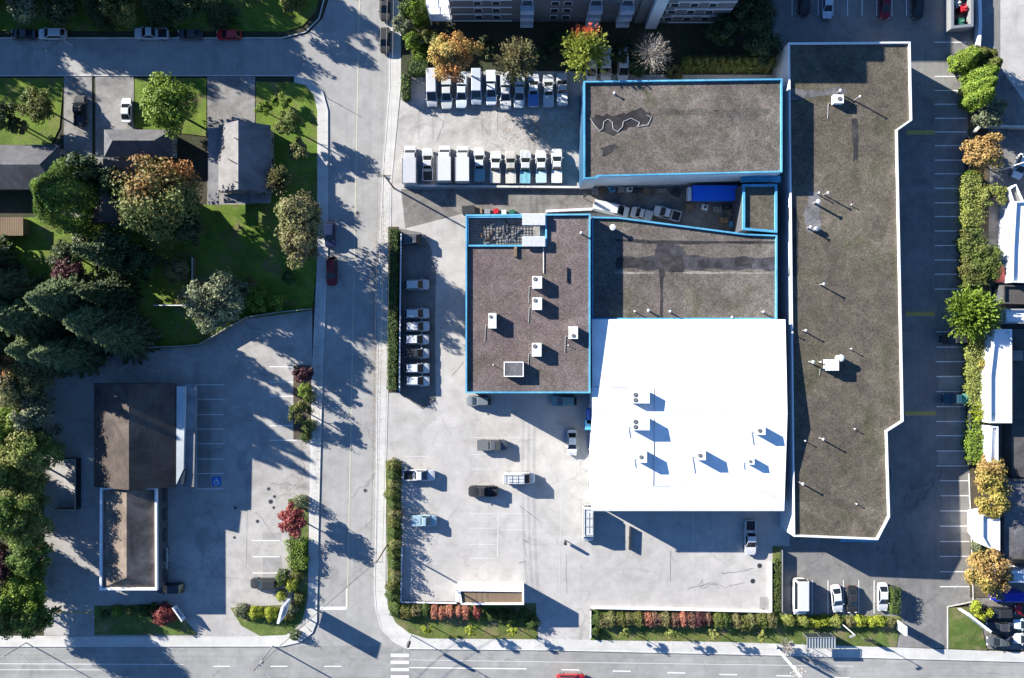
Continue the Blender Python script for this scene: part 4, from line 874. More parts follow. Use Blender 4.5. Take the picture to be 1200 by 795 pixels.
# neighbour cars
vehicle('suv', 'black car nearest the yellow shrub at the right edge', 1170, 718, 180, BLACK, L=5.2)
vehicle('sedan', 'dark car in the middle of the neighbour lot', 1172, 735, 180, (.05, .05, .06), L=4.8)
vehicle('sedan', 'dark grey car lowest in the neighbour lot', 1172, 752, 180, (.08, .09, .10), L=4.6)
vehicle('van', 'deep blue van under the orange yellow tree', 1178, 697.5, 180, (.01, .02, .35), L=5.4)
vehicle('sedan', 'red car cut off by the right edge', 1205, 715, 180, RED, L=4.6)
vehicle('sedan', 'pale blue car cut off by the right edge', 1204, 732, 180, (.45, .58, .68), L=4.8)
vehicle('sedan', 'silver car lowest at the right edge', 1204, 749, 180, (.5, .55, .6), L=4.8)
for i, (x, y, d, c, lb) in enumerate(((1196, 195, 110, (.5, .6, .68), 'pale car at the right edge beside the yellow tree'), (1197, 272, 90, (.02, .03, .06), 'dark car right of the blue bin'), (1155, 82, 0, BLACK, 'black car in the rear lane by the conifers'))): vehicle('suv', lb, x, y, d, c, L=4.6)

# ---------------------------------------------------------------- roof equipment
def hvac(label, px, py, h, sx, sy_, sz, fans=1, fan=(-.2, .25), zr=None):
    """zr = roof level the unit stands on"""
    zr = h if zr is None else zr
    x, y = W(px, py, zr+sz); root = empty('rooftop_unit', (x, y, zr), label, 'rooftop unit', 'rooftop air conditioning units')
    MB().box(x, y, zr-.1, sx*.9, sy_*.9, .25).build('plinth', M_dark, root)
    MB().box(x, y, zr+.15, sx, sy_, sz-.15).build('casing', M_metw, root)
    for i in range(fans):
        fx, fy = x+fan[0]*sx, y+(fan[1] if fans == 1 else (-.22+.44*i))*sy_
        f_ = MB().tube((fx, fy, zr+sz), (fx, fy, zr+sz+.06), min(.36, sx*.22), n=16).build('fan_housing', M_blk, root)
        fm = MB()
        for k in range(4): fm.box(fx, fy, zr+sz+.062, min(.6, sx*.4), .05, .015, k*math.pi/4)
        fm.build('fan_guard', M_metg, f_)
    MB().tube((x-sx/2-.5, y-sy_*.3, zr+.08), (x-sx/2, y-sy_*.3, zr+.08), .05, n=6).build('conduit', M_metg, root)
    MB().tube((x-sx/2-.5, y-sy_*.3, zr+.05), (x-sx/2-.6, y-sy_*.3-random.uniform(1, 3), zr+.05), .05, n=6).build('conduit', M_metg, root)
    for k in (-1, 1): MB().box(x+k*(sx/2+.01), y, zr+.35, .03, sy_*.7, sz*.5).build('grille', M_metg, root)
    return root
zr = HO-.42
hvac('white rooftop unit alone on the left half of the office roof', 577, 376, HO, 1.35, 2.6, 1.25, zr=zr)
hvac('upper of the two neighbouring white units on the office roof', 629.5, 331, HO, 1.6, 2.1, 1.25, zr=zr)
hvac('lower of the two neighbouring white units on the office roof', 629.5, 356, HO, 1.6, 2.1, 1.25, zr=zr)
hvac('white rooftop unit by the right parapet of the office roof', 672, 390, HO, 1.5, 2.1, 1.25, zr=zr, fan=(0, -.25))
hvac('white rooftop unit right above the framed skylight', 629, 410, HO, 1.6, 2.3, 1.25, zr=zr)
x, y = W(602, 433, HO+1)
sk = empty('roof_skylight', (x, y, zr), 'framed grey skylight box near the lower office parapet', 'skylight')
MB().box(x, y, zr-.05, 3.3, 2.5, 1.1).build('curb', M_metg, sk); mb = MB(); mb.ring([(x-1.68, y-1.28), (x+1.68, y-1.28), (x+1.68, y+1.28), (x-1.68, y+1.28)], .16, zr+1.053, zr+1.15); mb.build('frame', M_capw, sk); MB().box(x, y, zr+1.052, 3.0, 2.2, .05).build('glazing', M_tarl, sk)
def on_white(px, py, hgt=1.2):
    y = W(px, py, 8.3)[1]; return wz(y)
for lb, px, py, sx, sy_, sz, fn in (('upper twin fan unit on the left of the white roof', 751, 466, 3.0, 2.0, 1.3, 2), ('lower twin fan unit on the left of the white roof', 751, 497.5, 3.0, 2.0, 1.4, 2), ('single fan unit below the twin fan units on the white roof', 753, 536, 1.5, 1.9, 1.5, 1), ('single fan unit in the lower middle of the white roof', 822, 534, 1.5, 1.6, 1.6, 1), ('single fan unit near the right edge of the white roof', 892, 505, 1.5, 1.4, 1.4, 1), ('smallest fan unit on the lower right of the white roof', 880.5, 541, 1.1, 1.1, 1.1, 1)):
    hvac(lb, px, py, 0, sx, sy_, sz, fn, zr=on_white(px, py), fan=(-.3 if fn == 2 else -.15, 0))
ze = HE-.43
hvac('small white unit with dark top hatch on the upper long roof', 983, 116, 0, 1.7, 1.5, 1.2, zr=ze, fan=(.1, 0))
# equipment cluster on the long roof
r_ = hvac('white roof unit beside a round drum on the long roof', 976, 428, 0, 2.1, 1.9, 1.6, 0, zr=ze)
x, y = W(986, 420, ze+1.5); mb = MB(); mb.tube((x, y, ze), (x, y, ze+1.4), .5, n=18); mb.dome(x, y, ze+1.4, .62, .62, .2)
tag(mb.build('exhaust_drum', M_metw, loc=(x, y, ze)), 'white round exhaust drum right of the roof unit', 'vent drum')
def vent(label, px, py, zr, hh, r=.12, cap=True):
    x, y = W(px, py, zr+hh); root = empty('vent_pipe', (x, y, zr), label, 'vent pipe', 'vent pipes on the roofs')
    MB().tube((x, y, zr-.1), (x, y, zr+hh), r, n=10).build('pipe', M_steel, root)
    mb = MB(); mb.tube((x, y, zr+hh), (x, y, zr+hh+.07), r*1.9, r*.6, n=12); mb.build('rain_cap', M_metw, root)
zc = HC-.43
vents = [(965.5, 333, ze, 1.8, .13, 'tall vent in the middle of the long roof'), (944.5, 387.5, ze, 1.5, .12, 'vent left of the drum unit, higher one, on the long roof'), (929, 390, ze, 1.0, .1, 'short vent at the left parapet of the long roof'), (953, 424.5, ze, 2.0, .16, 'capped vent left of the square roof unit'), (962, 424.5, ze, 1.2, .1, 'short vent touching the square roof unit'), (998, 409, ze, 1.0, .08, 'slim vent upper right of the drum'), (965, 515, ze, 1.9, .13, 'tall vent below the middle of the long roof'), (941, 567.5, ze, 1.7, .14, 'tall vent near the lower end of the long roof'), (1002, 503, ze, .7, .08, 'stub vent near the jog of the long roof'), (1004, 591, ze, .7, .08, 'stub vent at the south end of the long roof'), (944, 517, ze, .9, .08, 'thin vent in the shadow edge of the white roof ridge'), (960, 226, ze, 1.2, .1, 'left vent of the upper pipe cluster'), (970.5, 226, ze, 2.0, .12, 'right vent of the upper pipe cluster'), (959, 236, ze, 2.0, .2, 'thickest vent of the upper pipe cluster'), (950, 266, ze, 1.6, .14, 'left one of the paired vents under the pipe cluster'), (998, 240, ze, .6, .08, 'stub vent right of the pipe cluster'), (1008, 113, ze, 2.4, .12, 'tallest vent right of the small upper unit'), (985, 106, ze, 1.2, .14, 'vent just above the small upper unit'),
 (718, 266.5, zc, 1.4, .28, 'round white topped vent in the upper left of the central roof'), (744, 365, zc, .9, .1, 'leftmost vent in the bottom row of the central roof'), (760, 364, zc, .8, .14, 'second vent in the bottom row of the central roof'), (785.5, 365, zc, 1.4, .12, 'third vent in the bottom row of the central roof'), (858, 372, zc, .5, .12, 'low vent against the white roof'), (895, 365.5, zc, 1.2, .12, 'rightmost vent in the bottom row of the central roof'),
 (681, 273, zr, 1.1, .12, 'vent in the upper right of the office roof'), (720, 109, HN-.43, .7, .12, 'small white vent at the upper left of the north roof'), (578, 428, zr, .8, .06, 'thin pipe left of the framed skylight'), (666, 405, zr, .5, .06, 'thin stub below the right office unit')]
for x, y, z, hh, r, lb in vents: vent(lb, x, y, z, hh, r)
x, y = W(958, 268, ze+.9); mb = MB(); mb.tube((x, y, ze), (x, y, ze+.7), .42, n=18); mb.dome(x, y, ze+.7, .46, .46, .22); tag(mb.build('turbine_vent', M_steel, loc=(x, y, ze)), 'round turbine vent beside a paired pipe on the long roof', 'vent')
for px, py, hh in ((752, 565, .3), (875, 562, 0)): pass
for i, (px, py, L_) in enumerate(((775, 412, 2.2), (884, 412, 1.6), (800, 564, 1.0), (893, 575, 3.4))):
    y = W(px, py, 8.2)[1]; z = wz(y); x = W(px, py, 8.2)[0]
    tag(MB().tube((x, y, z-.1), (x, y, z+[.7, .55, .4, 1.1][i]), .05, n=8).build('stub_pipe', M_metg, loc=(x, y, z)), 'thin grey stub pipe on the white roof, %s' % ('upper left half', 'upper right half', 'below the middle unit', 'lower right corner')[i], 'pipe', 'stub pipes on the white roof')

# ---------------------------------------------------------------- yard goods, bins
def bin_(name, label, cat, px, py, sx, sy_, h, rz, mat, lid, z0=LOT):
    x, y = W(px, py, h); root = empty(name, (x, y, z0), label, cat)
    MB().box(x, y, z0, sx, sy_, h-.12, R(rz), taper=1.03).build('body', mat, root); MB().box(x, y, z0+h-.12, sx*1.06, sy_*1.06, .1, R(rz)).build('lid', lid, root)
    return root
bin_('waste_bin', 'dark waste bin at the top left corner of the office', 'bin', 549, 246, 2.2, 1.4, 1.3, 5, M_dark, M_dark)
bin_('storage_crate', 'brown crate behind the office wall, next to the dark bin', 'crate', 560, 247.5, 1.4, 1.0, .9, 10, M_wood, M_debris)
bin_('red_drum_bin', 'red bin on the alley edge above the cage', 'bin', 581, 247.5, .9, .8, 1.0, 20, M_red, M_red)
bin_('white_bin', 'white bin on the alley edge above the cage', 'bin', 590.5, 249, .8, .8, .9, 0, M_metw, M_metw)
bin_('green_bin', 'green bin on the alley edge above the cage', 'bin', 600, 248.5, .9, .7, 1.0, 15, M_green, M_green)
bin_('grey_crate', 'grey crate between the red and green bins', 'crate', 571, 248, 1.0, .8, .8, 0, M_metg, M_steel)
bin_('blue_bin', 'bright blue bin at the right edge near the white garage', 'bin', 1186, 270, 1.6, 1.5, 1.4, 8, M_tarp, M_tarp, .06)
tp = empty('tarp_covered_load', (*W(836, 226, 2.5), LOT), 'bright blue tarpaulin covering a long load in the yard', 'covered trailer')
x, y = W(838, 226, 2.6)
mb = MB(); mb.box(x, y, 1.1, 8.4, 2.7, 1.6, R(0), taper=.95); mb.build('tarp', M_tarp, tp)
mb = MB(); mb.box(x-4.5, y-.1, 1.0, .6, 2.3, 1.5); mb.build('front_panel', M_metw, tp); MB().box(x, y, .6, 8.6, 2.2, .48).build('chassis', M_dark, tp)
for k in (-2.8, -1.9, 1.9, 2.8):
    for s_ in (-1, 1): MB().tube((x+k, y+s_*.9, .5), (x+k, y+s_*1.2, .5), .42, n=14).build('wheel', M_tyre, tp)
junk = [('pallet_stack', 'pallet stack', M_wood), ('metal_rack', 'metal rack', M_steel), ('wooden_crate', 'wooden crate', M_debris), ('machine_part', 'machine part', M_dark), ('white_cabinet', 'white cabinet', M_metw), ('teal_machine', 'teal machine', MATS['parapet_cyan'])]
spots = [(697, 225, 1, 'left end of the alley wall'), (706, 222, 0, 'left end of the alley wall'), (717, 222, 5, 'alley wall left of the racks'), (728, 223, 1, 'middle of the alley wall'), (738, 222, 4, 'alley wall left of the brown pile'), (745, 223, 3, 'alley wall beside the brown pile'), (758, 223, 2, 'middle of the alley wall'), (775, 224, 1, 'right end of the alley wall'), (792, 226, 3, 'ground left of the tarpaulin'), (826, 243, 4, 'yard below the tarpaulin'), (808, 242, 2, 'ground left below the tarpaulin'), (840, 246, 1, 'yard below the tarpaulin middle'), (852, 243, 3, 'yard below the tarpaulin end'), (861, 252, 0, 'right end of the yard'), (848, 258, 2, 'narrow end of the yard'), (860, 262, 5, 'narrow right corner of the yard')]
for i, (px, py, k, where) in enumerate(spots):
    nm, ct, m = junk[k]; x, y = W(px, py, .8); root = empty(nm, (x, y, LOT), '%s standing at the %s' % ({0: 'brown pallet stack', 1: 'grey metal rack', 2: 'brown wooden crate', 3: 'dark machine part', 4: 'white cabinet', 5: 'teal machine'}[k], where), ct, 'goods stored in the alley yard')
    a = random.uniform(-.5, .5); sx, sy_ = random.uniform(.9, 1.7), random.uniform(.7, 1.1)
    if k in (0, 2):
        mb = MB()
        for q in range(5): mb.box(x, y, LOT+q*.18, sx, sy_, .04, a); [mb.box(x+math.cos(a)*d, y+math.sin(a)*d, LOT+q*.18+.04, .1, sy_, .14, a) for d in (-sx*.45, 0, sx*.45)]
        mb.build('stack', m, root)
    elif k == 1:
        mb = MB()
        for q in range(7): mb.box(x-sx/2+q*sx/6, y, LOT+1.2, .07, sy_, .07)
        for s1 in (-1, 1):
            for s2 in (-1, 1): mb.box(x+s1*sx/2, y+s2*sy_/2, LOT, .08, .08, 1.25)
        mb.build('frame', m, root); MB().box(x, y, LOT+.5, sx*.9, sy_*.8, .4, a).build('load', M_debris, root)
    else:
        MB().box(x, y, LOT, sx, sy_, .8, a).build('housing', m, root); MB().tube((x, y, LOT+.8), (x+.2, y, LOT+1.2), .25, .15, n=10).build('cap', M_dark, root)
# waste container top right
x, y = W(1127, 12, 2); wc = empty('waste_container', (x, y, LOT), 'open steel container with green and red load at the top edge', 'skip')
q = [(x-2.0, y-3.4), (x+2.0, y-3.0), (x+2.0, y+4), (x-2.0, y+4)]
MB().ring(q, .5, LOT, 2.2).build('container_wall', M_steel, wc); MB().sheet(inset(q, .45), .6).build('container_floor', M_dark, wc)
for i, (dx, dy, m, lb) in enumerate(((.1, -1.9, M_green, 'green machine lying inside the steel container'), (.6, .6, M_red, 'red crate inside the steel container'), (-.5, 1.4, M_metg, 'grey crate inside the steel container'))):
    mb = MB(); mb.box(x+dx, y+dy, .605, 1.3, 1.5, 1.1, .2*i, taper=.8); mb.tube((x+dx, y+dy, 1.6), (x+dx+.4, y+dy, 2.0), .2, n=10)
    tag(mb.build('loaded_crate', m, loc=(x+dx, y+dy, .6)), lb, 'crate')
# red canopy, umbrellas
x, y = W(1174, 321, 2.6); rc = empty('red_canopy', (x, y, .06), 'square red canopy tent behind the east hedge', 'canopy tent')
MB().add([(x-1, y-1.5, 2.3), (x+1, y-1.5, 2.3), (x+1, y+1.5, 2.3), (x-1, y+1.5, 2.3), (x, y, 2.9)], [(0, 1, 4), (1, 2, 4), (2, 3, 4), (3, 0, 4), (3, 2, 1, 0)]).build('cover', plain('canvas_red', (.55, .12, .10), .8), rc)
for s1 in (-.95, .95):
    for s2 in (-1.45, 1.45): MB().box(x+s1, y+s2, .06, .06, .06, 2.25).build('leg', M_metw, rc)

# ---------------------------------------------------------------- poles, signs, shelter
def pole(name, label, px, py, h, r, mat, arms=(), heads=(), cat='pole', z0=WALK):
    x, y = W(px, py, 0); root = empty(name, (x, y, z0), label, cat)
    MB().tube((x, y, 0), (x, y, h), r, r*.7, n=12).build('shaft', mat, root)
    for z, L_, a in arms:
        c, s_ = math.cos(R(a)), math.sin(R(a)); arm = MB().bar((x-c*L_/2, y-s_*L_/2), (x+c*L_/2, y+s_*L_/2), .12, z, z+.14).build('crossarm', M_pole, root)
        im = MB()
        for k in (-.45, -.2, .2, .45): im.tube((x+c*L_*k, y+s_*L_*k, z+.14), (x+c*L_*k, y+s_*L_*k, z+.34), .06, .04, n=8)
        im.build('insulator', M_metw, arm)
    for hd in heads:
        if hd[0] == 'lamp':
            _, z, L_, a = hd; c, s_ = math.cos(R(a)), math.sin(R(a))
            MB().tube((x, y, z-.5), (x+c*L_, y+s_*L_, z), .06, .045, n=8).build('lamp_arm', mat, root)
            MB().box(x+c*(L_+.3), y+s_*(L_+.3), z-.08, .8, .32, .16, R(a)).build('lamp_head', M_metg, root)
        if hd[0] == 'transformer':
            MB().tube((x+.35, y, hd[1]), (x+.35, y, hd[1]+1.1), .3, n=14).build('transformer', M_metg, root)
        if hd[0] == 'box':
            MB().box(x, y-.3, hd[1], .5, .35, 1.3).build('signal_head', M_blk, root)
    return root
pole('utility_pole', 'wooden utility pole beside the trucks at the alley mouth', 462, 221, 12, .17, M_pole, ((11.3, 2.4, 0), (10.3, 1.8, 0)), (('transformer', 8.6),), 'utility pole')
pole('utility_pole', 'wooden utility pole inside the hedge beside the blue pickup', 454, 638, 12, .17, M_pole, ((11.3, 2.2, 0),), (), 'utility pole')
pole('utility_pole', 'pale thick utility pole with wires beside the bus shelter', 908, 757, 13, .26, M_polec, ((11.8, 2.6, 20), (10.6, 2.2, 20)), (('transformer', 9.2), ('lamp', 9.5, 2.2, -60)), 'utility pole')
pole('signal_pole', 'steel pole with long arm on the avenue corner by the pylon sign', 320, 757, 11, .14, M_steel, ((10.2, 2.0, 0),), (('lamp', 8.5, 2.5, -45), ('transformer', 7.2)), 'pole')
pole('street_lamp', 'street lamp with signal boxes by the crosswalk corner', 482, 744, 6.2, .09, M_metg, (), (('lamp', 6.2, .5, -120), ('box', 3.6), ('box', 2.6)), 'street lamp')
pole('street_lamp', 'slim white street lamp behind the lime hedge', 984, 729, 6.5, .09, M_metw, (), (('lamp', 6.4, .3, 200),), 'street lamp')
pole('street_lamp', 'street lamp with long arm at the lower left edge', 31, 753, 6.5, .1, M_metg, (), (('lamp', 6.6, 3.6, 200),), 'street lamp')
pole('lot_post', 'short dark post standing alone in the south lot', 662, 633, 1.6, .1, M_dark, (), (('box', .6),), 'post', LOT)
pole('flag_pole', 'thin pole leaning over the hedge near the corner road sign', 385, 116, 2.6, .05, M_dark, (), (), 'sign post')
pole('street_lamp', 'street lamp standing in the shaded side street verge', 86, 55, 3.2, .06, M_metw, (), (('lamp', 3.2, .2, 90),), 'street lamp', .01)
pole('white_post', 'pale slanted post beneath the pale tree at the right edge', 1172, 200, 7, .12, M_metw, (), (('lamp', 7, 1.8, 25),), 'street lamp', .06)
pole('roof_mast', 'small mast at the alley end of the fleet wall', 683, 232, 4, .07, M_steel, (), (('box', 3),), 'post', LOT)
# overhead wires
def wire(label, a, b, r=.022, sag=.8):
    mb = MB(); n = 14; pts = []
    for k in range(n+1):
        t = k/n; pts.append((a[0]+(b[0]-a[0])*t, a[1]+(b[1]-a[1])*t, a[2]+(b[2]-a[2])*t-sag*4*t*(1-t)))
    for p, q in zip(pts, pts[1:]): mb.tube(p, q, r, n=5)
    tag(mb.build('overhead_wire', M_dark, loc=a), label, 'wire', 'overhead wires')
p1, p2, p0 = W(462, 221), W(454, 638), W(468, -180)
for i, dx in enumerate((-1.05, 0, 1.05)):
    n_ = ('left', 'middle', 'right')[i]
    wire('%s overhead wire between the two wooden poles of the side road' % n_, (p1[0]+dx, p1[1], 11.6), (p2[0]+dx*.95, p2[1], 11.6))
    wire('%s overhead wire running off the top along the side road' % n_, (p0[0]+dx, p0[1], 11.6), (p1[0]+dx, p1[1], 11.6))
p3 = W(320, 757)
wire('overhead wire crossing the road junction to the avenue corner pole', (p2[0], p2[1], 11.0), (p3[0], p3[1], 10.4), .03)
wire('second overhead wire crossing the junction just below its twin', (p2[0], p2[1], 9.6), (p3[0], p3[1], 9.2), .03)
# pylon sign at the west corner
def pylon(label, px, py, w, z0, z1, yaw, t=.35, legs=2, base=0, name='pylon_sign'):
    x, y = W(px, py, 0); root = empty(name, (x, y, base), label, 'sign'); a = R(yaw); c, s_ = math.cos(a), math.sin(a)
    bd = MB().box(x, y, z0, w, t, z1-z0, a).build('sign_board', M_sign, root)
    mb = MB(); zz = [.25, .42, .5, .66, .8]
    for side in (-1, 1):
        ox, oy = -s_*(t/2+.012)*side, c*(t/2+.012)*side
        for k, zf in enumerate(zz):
            ww = (.75, .5, .6, .7, .35)[k]; mb.box(x+ox, y+oy, z0+(z1-z0)*zf, w*ww, .02, (z1-z0)*(.10 if k % 2 == 0 else .06), a)
    mb.build('sign_marks', M_signb, bd)
    for k in ((-1, 1) if legs == 2 else (0,)): MB().box(x+c*k*w*.36, y+s_*k*w*.36, 0, .22, .22, z0, a).build('leg', M_steel, root)
    return root
pylon('tall white pylon sign with blue marks in the corner planting', 341, 706, 3.0, 2.4, 6.8, 75, .4)
pylon('wide white sign board beside the yellow shrub at lower right', 1131, 720, 5.0, 1.6, 4.6, -38, .4)
pylon('small white and green sign at the end of the lime hedge', 1050, 731, 1.6, .6, 3.8, 90, .3)
pylon('white sign on the corner of the low planting left of the junction', 213, 716, 3.0, .5, 2.0, -55, .2)
# bus shelter
x, y = W(962, 753, 2.4); bs = empty('bus_shelter', (x, y, WALK), 'glass and steel bus shelter on the avenue sidewalk', 'bus shelter')
mb = MB()
for k in range(11): mb.box(x-2.5+k*.5, y, 2.55, .06, 1.9, .08)
mb.box(x, y+.95, 2.5, 5.2, .08, .14); mb.box(x, y-.95, 2.5, 5.2, .08, .14); mb.build('roof_frame', M_steel, bs)
MB().box(x, y, 2.46, 5.1, 1.85, .04).build('roof_panel', M_translu, bs)
for sx in (-2.5, 0, 2.5):
    for s_ in (-.9, .9): MB().box(x+sx, y+s_, WALK, .08, .08, 2.35).build('post', M_steel, bs)
MB().box(x, y+.9, .4, 4.9, .03, 1.9).build('back_pane', M_wglass, bs); MB().box(x-.3, y+.5, .5, 3, .45, .06).build('bench', M_wood, bs)
x, y = W(1020, 752, 2.0); sg = empty('notice_board', (x, y, WALK), 'dark notice board standing right of the bus shelter', 'sign'); MB().box(x, y, 1.0, 1.6, .12, 1.1, R(-8)).build('board', M_dark, sg)
for k in (-.7, .7): MB().box(x+k, y, WALK, .08, .08, .86).build('leg', M_steel, sg)

# ---------------------------------------------------------------- vegetation
def leafmesh(name, pts, nrm, size, tint, hue, mat, parent=None, loc=(0, 0, 0), aspect=.6, dirs=None):
    """many small leaf-sized quads as one mesh"""
    n = len(pts); pts = np.asarray(pts, float); nrm = np.asarray(nrm, float)
    nrm /= (np.linalg.norm(nrm, axis=1, keepdims=True)+1e-9)
    if dirs is None: r = rng.normal(size=(n, 3))
    else: r = np.asarray(dirs, float)
    u = r-nrm*(r*nrm).sum(1, keepdims=True) if dirs is None else r
    u /= (np.linalg.norm(u, axis=1, keepdims=True)+1e-9); v = np.cross(nrm, u); v /= (np.linalg.norm(v, axis=1, keepdims=True)+1e-9)
    s = np.asarray(size).reshape(-1, 1)*np.ones((n, 1))
    q = np.stack([pts-u*s, pts-v*s*aspect, pts+u*s, pts+v*s*aspect], 1).reshape(-1, 3)-np.array(loc)
    me = bpy.data.meshes.new(name); me.vertices.add(4*n); me.vertices.foreach_set('co', q.ravel())
    me.loops.add(4*n); me.loops.foreach_set('vertex_index', np.arange(4*n, dtype=np.int32))
    me.polygons.add(n); me.polygons.foreach_set('loop_start', np.arange(0, 4*n, 4, dtype=np.int32)); me.polygons.foreach_set('loop_total', np.full(n, 4, dtype=np.int32))
    me.update(calc_edges=True)
    for nm, arr in (('tint', tint), ('hue', hue)):
        at = me.attributes.new(nm, 'FLOAT', 'FACE'); at.data.foreach_set('value', np.clip(arr, 0, 1).astype(np.float32))
    me.materials.append(mat)
    o = bpy.data.objects.new(name, me); COL.objects.link(o)
    if parent: o.parent = parent
    else: o.location = loc
    return o
def trunk(root, x, y, h, r, limbs, crown_r, z0=0, mat=None):
    mb = MB(); mb.tube((x, y, z0-.1), (x, y, z0+h*.45), r, r*.7, n=9); mb.tube((x, y, z0+h*.45), (x+.1, y, z0+h*.85), r*.7, r*.2, n=8)
    for i in range(limbs):
        a = 2.4*i+random.random(); z = z0+h*random.uniform(.3, .65); rr = crown_r*random.uniform(.45, .8)
        mb.tube((x, y, z), (x+math.cos(a)*rr, y+math.sin(a)*rr, z+h*random.uniform(.12, .3)), r*.4, r*.1, n=6)
    mb.build('trunk', mat or M_bark, root)
def crown_pts(cx, cy, cz, rx, ry, rz, n, lump=.22, flat=-.5, shell=.55):
    """points in lumpy clumps spread through an ellipsoid; returns points, outward normals, clump tints"""
    nc = max(10, int(5*(rx*ry*rz)**.5)+8)
    d = rng.normal(size=(nc, 3)); d /= np.linalg.norm(d, axis=1, keepdims=True); d[:, 2] = np.where(d[:, 2] < flat, -d[:, 2]*.4, d[:, 2])
    rad = (shell+(1-shell)*rng.random(nc)**.6)*(1+lump*rng.normal(size=nc)*.55)
    c = d*rad[:, None]*np.array([rx, ry, rz])*.82; ct = rng.random(nc)
    ci = rng.integers(0, nc, n); e = rng.normal(size=(n, 3)); e /= np.linalg.norm(e, axis=1, keepdims=True)
    rr = (rx*ry)**.5*rng.uniform(.20, .36, nc)[ci]*(rng.random(n)**.35)
    off = e*rr[:, None]; off[:, 2] *= .75
    p = c[ci]+off; nr = e*.8+rng.normal(size=(n, 3))*.55+np.array([0, 0, .35])+d[ci]*.3
    return p+np.array([cx, cy, cz]), nr, ct[ci]*.6+rng.random(n)*.4
def huefield(p, scale, bias=.0, seed=0.0):
    k = np.sin(p[:, 0]*scale+seed)+np.sin(p[:, 1]*scale*1.3+seed*2.1)+.7*np.sin((p[:, 0]+p[:, 1])*scale*2.3+seed)
    return np.clip(.5+k*.35+bias+rng.normal(size=len(p))*.18, 0, 1)
